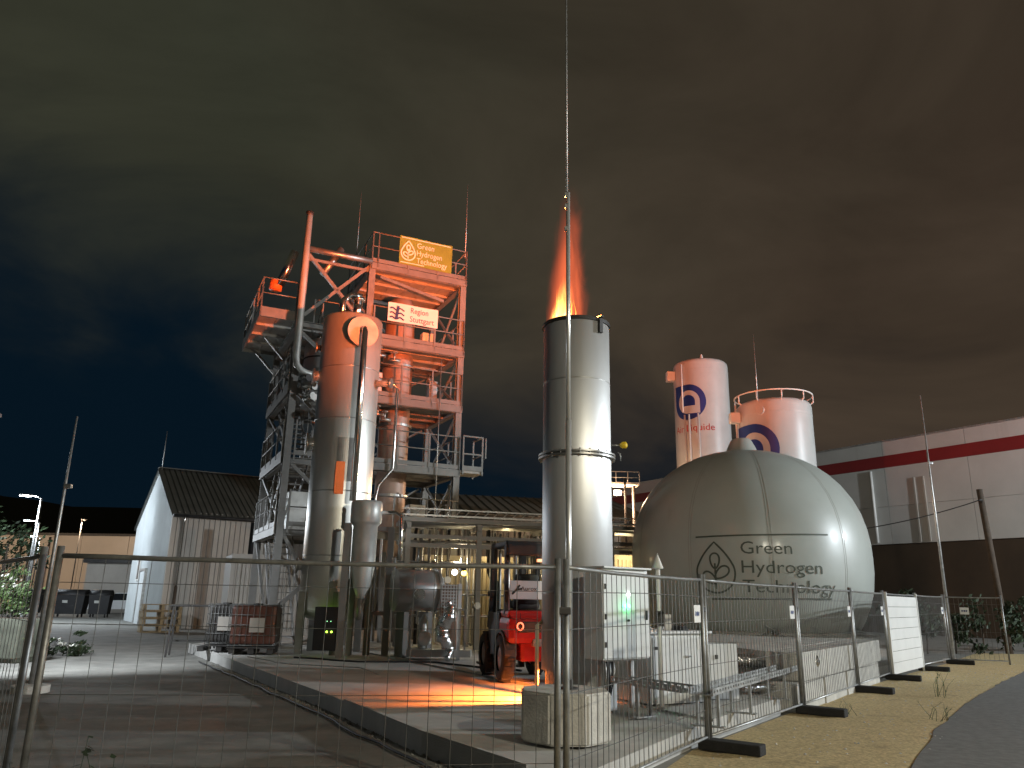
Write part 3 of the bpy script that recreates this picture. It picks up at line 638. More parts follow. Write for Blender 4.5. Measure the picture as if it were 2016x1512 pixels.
colr = tn('ShaderNodeValToRGB'); colr.color_ramp.elements[0].color = (1, .1, .028, 1); colr.color_ramp.elements[1].color = (1, .2, .06, 1); L(dens, colr.inputs[0])
emi = tn('ShaderNodeEmission'); L(colr.outputs[0], emi.inputs['Color']); L(tm('MULTIPLY', dens, 3.6), emi.inputs['Strength'])
em2 = tn('ShaderNodeEmission'); em2.inputs['Color'].default_value = (1, .47, .1, 1); L(tm('MULTIPLY', dens2, 22), em2.inputs['Strength'])
ads = tn('ShaderNodeAddShader'); L(emi.outputs[0], ads.inputs[0]); L(em2.outputs[0], ads.inputs[1])
out = tn('ShaderNodeOutputMaterial'); L(ads.outputs[0], out.inputs['Volume'])
t = thing('flame', 'orange flame with bright yellow tongues rising from the flare stack', 'flame', (FX, FY, PAD + z1))
g = G(); g.lathe([(.0, -.25), (.5, -.25), (.53, .5), (.5, 1.4), (.46, 2.2), (.35, 2.8), (.0, 2.85)], 24); obj('plume', g, m, t)
m = bpy.data.materials.new('flame_tongue'); m.use_nodes = True; T = m.node_tree; T.nodes.clear(); L = T.links.new
tco = tn('ShaderNodeTexCoord'); sx = tn('ShaderNodeSeparateXYZ'); L(tco.outputs['Object'], sx.inputs[0])
mrr = tn('ShaderNodeMapRange'); mrr.inputs['From Min'].default_value = -.05; mrr.inputs['From Max'].default_value = .75; L(sx.outputs['Z'], mrr.inputs['Value'])
cr = tn('ShaderNodeValToRGB'); e = cr.color_ramp.elements; e[0].color = (1, .8, .4, 1); e[1].color = (1, .16, .03, 1); x_ = cr.color_ramp.elements.new(.4); x_.color = (1, .42, .06, 1); L(mrr.outputs[0], cr.inputs[0])
stn = tn('ShaderNodeMapRange'); stn.inputs['From Min'].default_value = 0; stn.inputs['From Max'].default_value = .8; stn.inputs['To Min'].default_value = 4.0; stn.inputs['To Max'].default_value = .7; L(sx.outputs['Z'], stn.inputs['Value'])
emi = tn('ShaderNodeEmission'); L(cr.outputs[0], emi.inputs['Color']); L(stn.outputs[0], emi.inputs['Strength'])
trn = tn('ShaderNodeBsdfTransparent'); lw_ = tn('ShaderNodeLayerWeight'); lw_.inputs['Blend'].default_value = .5
mxs = tn('ShaderNodeMixShader'); L(tm('MINIMUM', tm('ADD', tm('POWER', lw_.outputs['Facing'], .7), tm('MULTIPLY', sx.outputs['Z'], .45)), 1), mxs.inputs[0]); L(emi.outputs[0], mxs.inputs[1]); L(trn.outputs[0], mxs.inputs[2])
out = tn('ShaderNodeOutputMaterial'); L(mxs.outputs[0], out.inputs['Surface'])
for i in range(14):
    bx = rnd.uniform(-.44, -.18) if i < 11 else rnd.uniform(-.18, -.02); by = rnd.uniform(-.4, .1); ht = rnd.uniform(.25, .6) if i % 3 else rnd.uniform(.5, .85); w_ = rnd.uniform(.006, .018)
    if by * by + bx * bx > .22: by *= .4
    ph = rnd.uniform(0, 6); pts = []; rs = []
    for k in range(9):
        u = k / 8; pts.append((bx + .12 * u * (.35 - bx) * 1.3 - .05 * math.sin(u * 5 + ph) * u, by + .04 * math.sin(u * 4 + ph * 2) * u, -.1 + (ht + .1) * u)); rs.append(max(.003, w_ * (1 - u) ** .8 * (.6 + 1.1 * u * (1 - u) * 2)))
    obj('tongue', G().tube(pts, rs, 8), m, t)
light('fire_light', t, (-.1, -.05, -.1), P_FLAME, (1, .16, .036), .12)
light('fire_light', t, (-.02, 0, .95), P_FLAME * .0018, (1, .16, .045), .3)
light('burner_light', t, (-.05, -.05, -z1 + .52), P_BASE, (1, .22, .04), .05)

# ================================================================== LIGHTNING MAST ON ITS FOOTING
MX, MY = .68, 8.95
o8 = [(.51 * math.cos(a) - .04, .51 * math.sin(a)) for a in [R(22.5 + 45 * i) for i in range(8)]]
g = G(); bm = bmesh.new(); vs = [bm.verts.new((x, y, 0)) for x, y in o8]; f = bm.faces.new(vs); e_ = bmesh.ops.extrude_face_region(bm, geom=[f]); bmesh.ops.translate(bm, vec=(0, 0, .5), verts=[v for v in e_['geom'] if isinstance(v, bmesh.types.BMVert)])
bmesh.ops.bevel(bm, geom=[e for e in bm.edges], offset=.02, segments=2, affect='EDGES'); bm.verts.index_update(); g.add([v.co.copy() for v in bm.verts], [tuple(v.index for v in f.verts) for f in bm.faces]); bm.free()
o = obj('concrete_footing', g, m_block, None, None, (MX, MY, PAD)); tag(o, 'eight-sided concrete footing under the tall mast', 'footing')
t = thing('lightning_mast', 'very tall thin lightning mast in front of the flare stack', 'lightning mast', (MX, MY, PAD + .5))
obj('lower_tube', G().tube([(0, 0, 0), (0, 0, 3.0)], .034, 16), m_mast, t)
obj('middle_tube', G().tube([(0, 0, 3.0), (0, 0, 6.02)], .026, 14), m_mast, t)
obj('upper_rod', G().tube([(-.012, 0, 5.7), (-.02, 0, 8.2), (-.02, 0, 9.9)], [.0125, .011, .008], 8), m_galv, t)
obj('base_plate', merge(G().lathe([(.0, 0), (.1, 0), (.1, .02), (.0, .02)], 16, sm=False), G().lathe([(.045, .02), (.045, .1), (.034, .1)], 16, sm=False)), m_dark, t)
for zz in (5.98, 5.82, 5.5): obj('clamp', merge(G().box((-.028, -.01, zz), (.03, .05, .05)), G().tube([(-.05, -.02, zz), (-.03, -.02, zz)], .01, 6)), m_galv, t)

# ================================================================== CONTROL CABINET
t = thing('control_cabinet', 'grey control cabinet with two green indicator lamps beside the stack', 'cabinet', (1.64, 11.15, PAD), R(38))
W_, D_, Z0, Z1 = .92, .36, .66, 1.86
obj('body', G().chamfer((0, D_ / 2, (Z0 + Z1) / 2), (W_, D_, Z1 - Z0), .008), m_cab, t)
d = obj('door', G().chamfer((0, -.014, (Z0 + Z1) / 2 - .02), (W_ - .02, .024, Z1 - Z0 - .08), .006), m_cab, t)
for zz in (.86, 1.22, 1.62): obj('hinge', G().chamfer((-W_ / 2 + .04, -.034, zz), (.03, .02, .07), .004), m_dark, d)
obj('handle', G().chamfer((W_ / 2 - .07, -.036, 1.24), (.03, .024, .13), .006), m_dark, d)
obj('roof_lip', G().chamfer((0, D_ / 2 - .03, Z1 + .015), (W_ + .04, D_ + .08, .025), .005), m_cab, t)
for x in (-.055, .025): obj('indicator_lamp', G().tube([(x, -.026, 1.36), (x, -.045, 1.36), (x, -.055, 1.36)], [.026, .026, .018], 14), e_green, d)
obj('status_lamp', G().tube([(.02, -.026, 1.52), (.02, -.05, 1.52), (.02, -.06, 1.52)], [.026, .026, .018], 14), EM('lamp_pale', (.9, 1, .95), 8), d)
obj('key_switch', G().tube([(.02, -.026, 1.17), (.02, -.05, 1.17)], .016, 10), m_dark, d)
light('indicator_glow', t, (-.01, -.1, 1.36), .8, (.05, 1, .3), .03)
for x in (-.3, .3): obj('stand_leg', G().box((x, .2, Z0 / 2), (.06, .05, Z0)), m_galv, t)
for i in range(7):
    x = -.3 + i * .028; obj('cable', G().tube([(x, .12, Z0), (x + .01 * math.sin(i), .1, Z0 - .16), (x * .4 - .16, .12 - .03 * (i % 3), Z0 - .34), (-.26 + .01 * i, .16, .02)], .011, 6), m_black if i % 3 else m_galv, t)
obj('cable_duct', G().box((-.17, .14, .22), (.13, .1, .42)), m_cab, t)
obj('gland_plate', G().box((0, D_ / 2, Z0 - .012), (W_ * .8, D_ * .7, .02)), m_steel_d, t)
t = thing('vent_post', 'white vent pipe with a conical cap beside the control cabinet', 'vent pipe', (2.18, 11.55, PAD))
obj('pipe', G().tube([(0, 0, 0), (0, 0, 1.92)], .035, 12), m_white, t)
obj('cap', G().lathe([(.0, 2.12), (.085, 1.9), (.07, 1.89), (.0, 1.9)], 16), m_white, t)
obj('bracket', G().box((0, -.03, 1.2), (.1, .09, .2)), m_dark, t)
t = thing('valve_post', 'white post with a black valve motor behind the cabinet', 'valve', (2.45, 12.3, PAD))
obj('post', G().box((0, 0, .62), (.1, .08, 1.24)), m_white, t); obj('motor', G().tube([(.05, 0, .95), (.28, .02, .95)], .13, 14), m_black, t); obj('bend', G().tube([(-.06, -.06, .2), (-.06, -.06, .85), (.02, -.06, .95)], .03, 8), m_galv, t)

# grey equipment box
t = thing('equipment_box', 'low grey sheet metal equipment box right of the control cabinet', 'equipment box', (2.55, 11.95, PAD), R(30))
obj('body', G().chamfer((0, .42, .5), (1.12, .84, .96), .008), m_cab, t); obj('lid', G().chamfer((0, .41, .995), (1.2, .94, .035), .008), m_cab, t)
d = obj('door', G().chamfer((-.0, -.012, .49), (1.06, .022, .88), .006), m_cab, t)
obj('handle', G().chamfer((.12, -.036, .66), (.1, .022, .03), .006), m_chrome, d); obj('latch', G().chamfer((-.46, -.03, .78), (.09, .014, .04), .004), m_dark, d)
obj('label_plate', G().box((.4, -.026, .82), (.16, .004, .14)), m_white, d)
for x in (-.3, -.05, .25): obj('lifting_lug', G().tube([(x, .3, 1.0), (x, .3, 1.07)], .012, 6), m_galv, t)
t = thing('side_box', 'narrow grey panel box standing behind the low equipment box', 'equipment box', (3.35, 12.6, PAD), R(16))
obj('body', G().chamfer((0, .2, .41), (.5, .4, .8), .008), m_cab, t); obj('latch', G().box((-.12, -.01, .62), (.04, .02, .06)), m_dark, t)

# ================================================================== CABLE TRAYS, PIPES
def tray(label, a, b, z, w, legs):
    a = Vector((*a, 0)); b = Vector((*b, 0)); d = b - a; Ln = d.length; rz = math.atan2(d.y, d.x)
    t = thing('cable_tray', label, 'cable tray', (a.x, a.y, PAD), rz, 'cable trays'); z -= PAD
    for s_ in (-1, 1):   # perforated side walls: strips above and below the slots, bridges between
        g = G(); y = s_ * w / 2; g.lohi((0, y - .003, z), (Ln, y + .003, z + .022)); g.lohi((0, y - .003, z + .052), (Ln, y + .003, z + .075)); n = int(Ln / .11)
        for i in range(n + 1): x = i * Ln / n; g.lohi((max(x - .032, 0), y - .003, z + .022), (min(x + .032, Ln), y + .003, z + .052))
        obj('side_rail', g, m_galv, t)
    obj('floor_plate', G().lohi((0, -w / 2, z - .006), (Ln, w / 2, z - .001)), m_galv, t)
    for x in legs:
        for s_ in (-1, 1): obj('leg', G().box((x, s_ * (w / 2 - .02), z / 2), (.04, .028, z)), m_galv, t)
        obj('foot', G().box((x, 0, .008), (.1, w + .1, .016)), m_galv, t)
    return t
tray('galvanised cable tray running along the pad edge inside the right fence', (2.3, 9.75), (5.3, 14.55), .63, .3, (.25, 1.65, 3.6, 5.2))
tray('short cable tray from the cabinet to the corner of the long tray', (1.5, 11.05), (2.22, 9.98), .63, .26, (.5,))
g = G(); prof = []
n = 60
for i in range(n * 2 + 1): prof.append((.1 + (.012 if i % 2 else 0), i * 1.9 / (n * 2)))
g.lathe(prof, 18, cap0=True, cap1=True); o = obj('corrugated_duct', g, m_foil, None, None, (3.55, 14.0, .72)); o.rotation_euler = (R(90), 0, R(105)); tag(o, 'shiny corrugated metal duct running under the slab edge', 'duct')
o.rotation_euler = (0, R(90), R(8))
g = G(); g.lathe([(.05 + (.008 if i % 2 else 0), i * .9 / 60) for i in range(61)], 14, cap0=True, cap1=True); o = obj('corrugated_duct', g, m_foil, None, None, (3.8, 13.2, .36)); o.rotation_euler = (0, R(90), R(20)); tag(o, 'short thin corrugated duct lying low under the cable tray', 'duct')

# ================================================================== SITE FENCE
def fence_panel(label, a, b, wire_gap, clip=None, plate=None, lean=0.0, wr=.0036):
    a = Vector((*a, 0)); b = Vector((*b, 0)); d = b - a; Ln = d.length; rz = math.atan2(d.y, d.x)
    t = thing('site_fence', label, 'fence panel', a, rz, 'mesh fence panels'); x0, x1 = .05, Ln - .05
    t.rotation_euler = (lean, 0, rz)
    for x in (x0, x1): obj('post', G().tube([(x, 0, .06), (x, 0, 2.02)], .027, 10), m_post, t)
    sag = lambda x: .012 * math.sin(PI * (x - x0) / (x1 - x0)) + .006 * mnoise.noise(Vector((x * 2, a.x, a.y)))
    obj('top_rail', G().tube([(x0 + (x1 - x0) * i / 10, 0, 1.95 - sag(x0 + (x1 - x0) * i / 10)) for i in range(11)], .019, 8), m_post, t)
    obj('bottom_rail', G().tube([(x0, 0, .16), (x1, 0, .16)], .016, 8), m_galv, t)
    g = G(); n = int((x1 - x0) / wire_gap)
    for i in range(1, n): x = x0 + (x1 - x0) * i / n + rnd.uniform(-.004, .004); bo = rnd.uniform(-.008, .008); g.tube([(x, .0, .16), (x + bo, .006 * math.sin(i * .7), 1.0), (x, .0, 1.94)], wr, 4, cap=False)
    for z in (.45, .95, 1.45, 1.75): g.tube([(x0, .006, z), ((x0 + x1) / 2, .012, z + rnd.uniform(-.015, .015)), (x1, .006, z)], wr, 4, cap=False)
    obj('wire_mesh', g, m_wire, t, 'stuff')
    if plate:
        p = obj('label_plate', G().box((x0 + plate, -.012, 1.55), (.24, .006, .2)), m_white, t)
        g = G(); 
        for q, (cx_, w_) in enumerate(((-.06, .05), (0, .06), (.055, .04))): g.box((x0 + plate + cx_, -.0165, 1.55), (w_ * .8, .002, .05), 0, 0, R(20))
        obj('print', g, m_navy, p)
    if clip: obj('clamp', G().chamfer((Ln - .0, 0, 1.6), (.12, .05, .06), .01), m_dark, t)
    return t
FP = [(.46, 6.62), (2.40, 9.85), (4.70, 13.05), (7.0, 16.3), (8.95, 19.05), (11.1, 21.75), (13.3, 24.4)]
LP = (-3.50, 6.06)
fence_panel('near mesh fence panel across the left half of the view', LP, FP[0], .165, True, wr=.0027)
fence_panel('mesh fence panel running back from the left fence post', (-6.65, 9.7), (-3.62, 6.16), .165, wr=.0027)
names = ['mesh fence panel from the mast footing to the first label plate', 'mesh fence panel in front of the cable tray', 'mesh fence panel in front of the near concrete blocks', 'mesh fence panel just before the white board', 'mesh fence panel that carries the white board', 'mesh fence panel just beyond the white board']
for i in range(6):
    L_ = math.dist(FP[i], FP[i + 1]); fence_panel(names[i], FP[i], FP[i + 1], .115, True, wr=.0042, plate=(L_ - .32 if i not in (4,) else None))
fence_panel('farthest mesh fence panel turning towards the road', FP[6], (14.75, 23.75), .115, plate=.5)
nrm = Vector((.816, -.578, 0)); ords = ['first', 'second', 'third', 'fourth', 'fifth', 'sixth']
for i in range(1, 7):
    p = Vector((*FP[i], 0)) + nrm * .27
    g = G(); g.chamfer((0, 0, .06), (.74, .22, .12), .02)
    o = obj('ballast_block', g, m_rubber, None, None, (p.x, p.y, .02)); o.rotation_euler = (0, 0, math.atan2(nrm.y, nrm.x) + rnd.uniform(-.06, .06)); tag(o, f'black rubber fence foot on the sand, {ords[i - 1]} counted from the near end', 'fence foot', 'fence feet')
# white board on the fence, made of stacked sheets
a = Vector((*FP[4], 0)); b = Vector((*FP[5], 0)); d = (b - a).normalized()
t = thing('white_board', 'white slatted board fixed upright on the right fence', 'board', a + d * .1 + nrm * .05, math.atan2(d.y, d.x), None)
BL = (b - a).length - .2
for i in range(7): obj('slat', G().chamfer((BL / 2, 0, .24 + i * .255), (BL - .06, .02, .247), .006), m_white, t)
for x in (0.0, BL): obj('edge_post', G().box((x, 0, 1.0), (.05, .05, 1.98)), m_white, t)

def ground_cable(label, pts, r_, mm=m_black):
    P_ = []
    for i in range(len(pts) - 1):
        for k in range(8):
            u = k / 8; a_, b_ = Vector(pts[i]), Vector(pts[i + 1]); p_ = a_.lerp(b_, u); w_ = .07 * mnoise.noise(p_ * 1.7); P_.append((p_.x + w_, p_.y + w_ * .6, p_.z))
    P_.append(pts[-1]); tag(obj('ground_cable', G().tube(P_, r_, 8), mm), label, 'cable', 'cables on the ground')
ground_cable('black cable lying on the yard along the left edge of the concrete pad', [(-7.6, 20.2, .03), (-5.0, 15.9, .03), (-3.1, 12.7, .03), (-1.6, 10.0, .03), (-.6, 8.2, .03)], .018)
ground_cable('black hose looping over the pad from the vessel towards the forklift', [(-4.9, 18.9, PAD + .022), (-3.3, 18.0, PAD + .022), (-1.6, 18.3, PAD + .022), (-.6, 17.2, PAD + .022), (.3, 16.6, PAD + .022)], .02)
ground_cable('thin grey cable crossing the pad towards the tote tanks', [(-6.0, 18.9, PAD + .014), (-4.6, 17.2, PAD + .014), (-3.0, 16.7, PAD + .014), (-2.4, 15.4, PAD + .014)], .012, m_galv)
# ================================================================== OTHER RODS AND POLES
def rod(label, loc, h, r0, r1, mats=m_galv, joints=()):
    t = thing('lightning_rod', label, 'lightning rod', loc, 0, 'lightning rods')
    obj('rod', G().tube([(0, 0, 0), (0, 0, h * .55), (0, 0, h)], [r0, (r0 + r1) / 2, r1], 8), mats, t)
    for z in joints: obj('clamp', G().chamfer((.05, 0, z), (.14, .07, .08), .012), m_galv, t)
    if loc[2] < .5: obj('foot', G().lathe([(.0, 0), (.3, 0), (.3, .12), (.0, .14)], 16, sm=False), m_block, t)
    return t
rod('leaning-looking lightning rod behind the left fence post', (-8.08, 14, 0), 4.8, .045, .015, joints=(3.5,))
rod('lightning rod on the ridge of the white gabled hall', (-19.2, 42.2, 8.0), 2.3, .03, .012)
rod('tall lightning rod at the far right corner of the fence', (13.75, 25, 0), 8.5, .06, .015, joints=(6.2,))
t = thing('utility_pole', 'dark wooden utility pole at the right before the warehouse', 'utility pole', (18.6, 30, 0))
obj('pole', G().tube([(0, 0, 0), (-.25, 0, 6.1)], [.13, .11], 10), m_bark, t)
obj('insulator', G().tube([(-.3, -.08, 5.6), (-.3, -.16, 5.65)], .04, 8), m_dark, t)
pts = []
for i in range(21):
    u = i / 20; A = Vector((18.35, 29.9, 5.7)); B = Vector((11.5, 33, 4.4)); p = A.lerp(B, u); p.z -= .9 * 4 * u * (1 - u) * .35; pts.append(p)
o = obj('overhead_cable', G().tube(pts, .02, 6), m_dark); tag(o, 'sagging black overhead cable leading left from the utility pole', 'cable')

# ================================================================== STEEL TOWER
TRZ = math.atan2(.431, .902)
T0 = Vector((-4.8, 24.0, 0))
def tw(s_, t_, z): return (T0.x + .902 * s_ - .431 * t_, T0.y + .431 * s_ + .902 * t_, z)
t = thing('steel_tower', 'tall steel process tower with railed platforms glowing orange on top', 'tower', (T0.x, T0.y, PAD), TRZ)
zo = -PAD
LV = [3.6, 5.74, 7.92, 9.87]
TOP = 12.5
for (x, y, h) in ((0, 0, TOP), (3.3, 0, TOP), (0, 3, TOP), (3.3, 3, TOP), (-2.2, 0, 12.45), (-2.2, 4.2, 10.1), (0, 4.2, 10.1)):
    obj('column', G().hbeam((x, y, 0), (x, y, h + zo), .21, .02), m_tower, t)
def rect_beams(x0, y0, x1, y1, z, w=.18):
    z += zo - w / 2 - .07
    for p, q in (((x0, y0), (x1, y0)), ((x1, y0), (x1, y1)), ((x1, y1), (x0, y1)), ((x0, y1), (x0, y0))):
        v = Vector((q[0] - p[0], q[1] - p[1])).normalized() * .11
        obj('beam', G().hbeam((p[0] + v.x, p[1] + v.y, z), (q[0] - v.x, q[1] - v.y, z), w, .016, (0, 0, 1)), m_tower, t)
def deck(x0, y0, x1, y1, z, holes=True):
    g = G(); n = max(1, int((x1 - x0) / .55)); zz = z + zo
    for i in range(n): a = x0 + (x1 - x0) * i / n; b = x0 + (x1 - x0) * (i + 1) / n; g.lohi((a + .008, y0, zz - .05), (b - .008, y1, zz))
    for i in range(1, 4): y = y0 + (y1 - y0) * i / 4; g.lohi((x0, y - .03, zz - .14), (x1, y + .03, zz - .052))
    obj('deck', g, m_deck, t)
def railing(p, q, z, toe=.14, h=1.1):
    p = Vector((*p, z + zo)); q = Vector((*q, z + zo)); L_ = (q - p).length; n = max(1, round(L_ / 1.05)); g = G(); d_ = (q - p) / n; up = Vector((0, 0, 1))
    for i in range(n + 1): b = p + d_ * i; g.beam(b - up * .18, b + up * h, .05)
    for zz in (h - .005, h * .53): g.tube([p + up * zz, q + up * zz], .021, 8)
    if toe: g.beam(p + up * (toe / 2 + .01), q + up * (toe / 2 + .01), .012, toe)
    return obj('railing', g, m_tower, t)
for z in LV + [TOP]:
    rect_beams(0, 0, 3.3, 3, z); deck(-.05, -.12, 3.38, 3.05, z)
    e_x = 3.36
    railing((.15, -.14), (e_x, -.14), z); railing((e_x, -.14), (e_x, 3.05), z)
    obj('edge_channel', G().lohi((-.05, -.165, z + zo - .24), (3.4, -.125, z + zo - .02)), m_tower, t)
railing((-.05, -.14), (-.05, 3.05), TOP); railing((-.05, 3.05), (e_x, 3.05), TOP); railing((-.05, -.14), (.15, -.14), TOP)
for z in LV[:3] + [10.1]:
    rect_beams(-2.2, 0, 0, 4.2, z)
for z in LV[:3]:
    deck(-2.3, 1.2, -.1, 4.3, z); railing((-2.33, .1), (-2.33, 4.3), z); obj('edge_channel', G().lohi((-2.36, .0, z + zo - .24), (-2.32, 4.3, z + zo - .02)), m_tower, t)
railing((-2.0, -.12), (-.2, -.12), LV[0]); railing((-2.0, -.12), (-.9, -.12), LV[1]); railing((-1.2, 1.1), (-.1, 1.1), LV[2]); railing((-1.6, .9), (-.1, .9), 10.1); deck(-2.2, .9, -.1, 4.2, 10.1)
# cantilevered side platform
deck(-3.4, -.05, -2.3, 4.0, 10.15)
obj('fascia', merge(G().lohi((-3.44, -.1, 9.98 + zo), (-2.2, -.06, 10.3 + zo)), G().lohi((-3.45, -.06, 9.98 + zo), (-3.41, 4.05, 10.3 + zo)), G().lohi((-3.41, 4.01, 9.98 + zo), (-2.25, 4.05, 10.3 + zo))), m_tower, t)
railing((-3.42, -.08), (-2.35, -.08), 10.18, 0); railing((-3.42, -.08), (-3.42, 4.03), 10.18, 0); railing((-3.42, 4.03), (-2.3, 4.03), 10.18, 0)
for y in (2, 4): obj('brace', G().beam((-2.28, y, 9.3 + zo), (-2.95, y, 9.98 + zo), .08), m_tower, t)
# stairs between the levels of the left bay
for i, (za, zb) in enumerate(((PAD, 3.6), (3.6, 5.74), (5.74, 7.92), (7.92, 10.1))):
    ya, yb = (3.9, .9) if i % 2 else (.7, 3.7); g = G(); n = int((zb - za) / .2)
    for x in (-2.05, -1.35): g.beam((x, ya, za + zo), (x, yb, zb + zo), .03, .18)
    for k in range(1, n): u = k / n; g.box((-1.7, ya + (yb - ya) * u, za + (zb - za) * u + zo), (.66, .24, .03))
    for x in (-2.07, -1.33):
        g.beam((x, ya, za + 1 + zo), (x, yb, zb + 1 + zo), .04)
        for k in range(4): u = k / 3; yy = ya + (yb - ya) * u; zz = za + (zb - za) * u + zo; g.beam((x, yy, zz), (x, yy, zz + 1), .035)
    obj('stair', g, m_tower, t)
# braces
def xb(p, q, z0_, z1_, w=.09):
    for a, b in ((p, q), (q, p)): obj('brace', G().beam((a[0], a[1], z0_ + zo), (b[0], b[1], z1_ + zo), w, w), m_tower, t)
xb((-2.1, .0), (-.1, .02), 10.25, 12.35, .1)
for z0_, z1_ in zip(LV, LV[1:] + [TOP]): xb((3.32, .2), (3.3, 2.8), z0_ + .1, z1_ - .3, .07); xb((.2, 3.05), (3.1, 3.07), z0_ + .1, z1_ - .3, .07)
for z0_, z1_ in zip([PAD] + LV[:3], LV): obj('brace', G().beam((-2.1, 0.02, z1_ - .2 + zo), (-.1, 0.02, z0_ + .2 + zo), .1), m_tower, t)
for z0_, z1_ in zip([PAD] + LV[:3], LV): obj('brace', G().beam((-2.24, .1, z0_ + .2 + zo), (-2.24, 4.1, z1_ - .25 + zo), .08), m_tower, t)
obj('brace', G().beam((-2.1, .04, 1.0), (-.1, .06, 2.9), .12), m_tower, t); obj('brace', G().beam((.3, -.02, TOP - .45 + zo), (2.6, .0, TOP - .9 + zo), .1), m_tower, t)
# pipework carried by the tower
obj('vent_stack', G().tube([(-2.25, -.28, 13.62 + zo), (-2.25, -.28, 11), (-2.25, -.28, 8.75 + zo), (-2.2, -.28, 8.5 + zo), (-2.05, -.26, 8.36 + zo), (-1.85, -.22, 8.3 + zo), (-1.5, -.1, 8.3 + zo)], .105, 14), m_insul, t)
obj('vent_cap', G().lathe([(.11, 0), (.125, .02), (.125, .12), (.0, .16)], 14, c=(-2.25, -.28, 13.6 + zo)), m_dark, t)
obj('header_pipe', G().tube([(-2.15, -.15, 12.5 + zo), (-.05, -.15, 12.5 + zo)], .1, 12), m_steel_d, t)
obj('header_beam', G().beam((-2.15, 0, 12.2 + zo), (-.1, 0, 12.2 + zo), .06, .09), m_tower, t)
for i, (p) in enumerate(((-.95, -.3, 12.85), (-1.7, -.3, 11.9))): pass
obj('slanted_duct', G().tube([(-1.55, .35, 11.9 + zo), (-1.0, .35, 12.95 + zo)], .11, 12), m_steel_d, t)
obj('side_duct', G().tube([(-2.85, .6, 11.35 + zo), (-2.5, .3, 12.5 + zo)], .14, 12), m_chrome, t)
obj('duct_cap', G().lathe([(.0, 0), (.2, 0), (.2, .3), (.12, .36), (.0, .36)], 16, c=(-2.95, .7, 11.2 + zo)), M('valve_orange', (.75, .2, .05), .5), t)
obj('down_pipe', G().tube([(.7, -.3, 8.25 + zo), (.95, -.3, 8.3 + zo), (1.05, -.3, 8.15 + zo), (1.05, -.3, 5.55 + zo), (.62, -.3, 5.0 + zo), (.55, -.3, 4.6 + zo), (.55, -.3, 3.2 + zo)], .045, 10), m_chrome, t)
obj('thin_pipe', G().tube([(2.55, -.22, 9.4 + zo), (2.55, -.22, 3.6 + zo)], .018, 8), m_galv, t)
obj('corner_pipe', G().tube([(3.0, -.24, 5.2 + zo), (3.0, -.24, 3.4 + zo)], .04, 8), m_chrome, t)
# cantilevered balcony at right
obj('balcony_deck', G().lohi((3.4, -.1, 5.66 + zo), (4.25, .7, 5.74 + zo)), m_deck, t)
g = G()
for (x, y) in ((3.5, -.12), (4.2, -.12), (4.2, .68)): g.beam((x, y, 5.6 + zo), (x, y, 6.92 + zo), .05)
for zz in (6.9, 6.3, 5.82): g.beam((3.5, -.12, zz + zo), (4.2, -.12, zz + zo), .045, .045 if zz > 6 else .16); g.beam((4.2, -.12, zz + zo), (4.2, .68, zz + zo), .045)
g.beam((4.32, -.12, 6.2 + zo), (4.32, -.12, 6.9 + zo), .04); obj('balcony_railing', g, m_tower, t)
# cabinets, valves and boxes on the decks
for (x, y, z, dx_, dy_, dz_, mm) in ((.45, .5, 7.92, .5, .4, .9, m_cab), (2.9, 1.6, 7.92, .3, .3, 1.2, m_galv), (.4, .9, 5.74, .5, .4, 1.4, m_insul), (2.4, 1.0, 9.87, .4, .3, .8, m_cab), (-1.0, 2.2, 7.92, .7, .5, 1.0, m_insul), (-.9, 2.6, 5.74, .8, .6, 1.2, m_insul), (-1.2, 2.2, 3.6, 1.0, .6, 1.3, m_insul), (2.6, 1.8, 3.6, .6, .5, 1.1, m_cab)):
    obj('deck_box', G().chamfer((x, y, z + zo + dz_ / 2), (dx_, dy_, dz_), .02), mm, t)
for (x, z) in ((.5, 9.35), (.55, 7.35), (.8, 7.2), (1.0, 9.25)): obj('valve', merge(G().tube([(x - .15, .1, z + zo), (x + .2, .1, z + zo)], .06, 10), G().tube([(x, .1, z + zo), (x, .1, z + .25 + zo)], .03, 8), G().lathe([(.0, .25), (.1, .25), (.1, .28), (.0, .28)], 12, c=(x, .1, z + zo))), m_steel_d, t)
lp = obj('work_lamp', G().tube([(-.75, .2, 4.35), (-.7, .2, 4.0)], .03, 8), e_white, t)
light('deck_light', t, (-.7, -.0, 4.2), 14, (.95, .97, 1), .05)
lp = obj('work_lamp', G().box((2.05, .3, 11.05 + zo), (.22, .08, .05)), EM('lamp_olive', (1, .8, .4), 6), t)
rod('left lightning rod on top of the steel tower', tw(-.05, 2.2, TOP + .9), 2.9, .022, .008)
rod('right lightning rod on top of the steel tower', tw(3.36, .0, TOP + .9), 3.0, .022, .008)

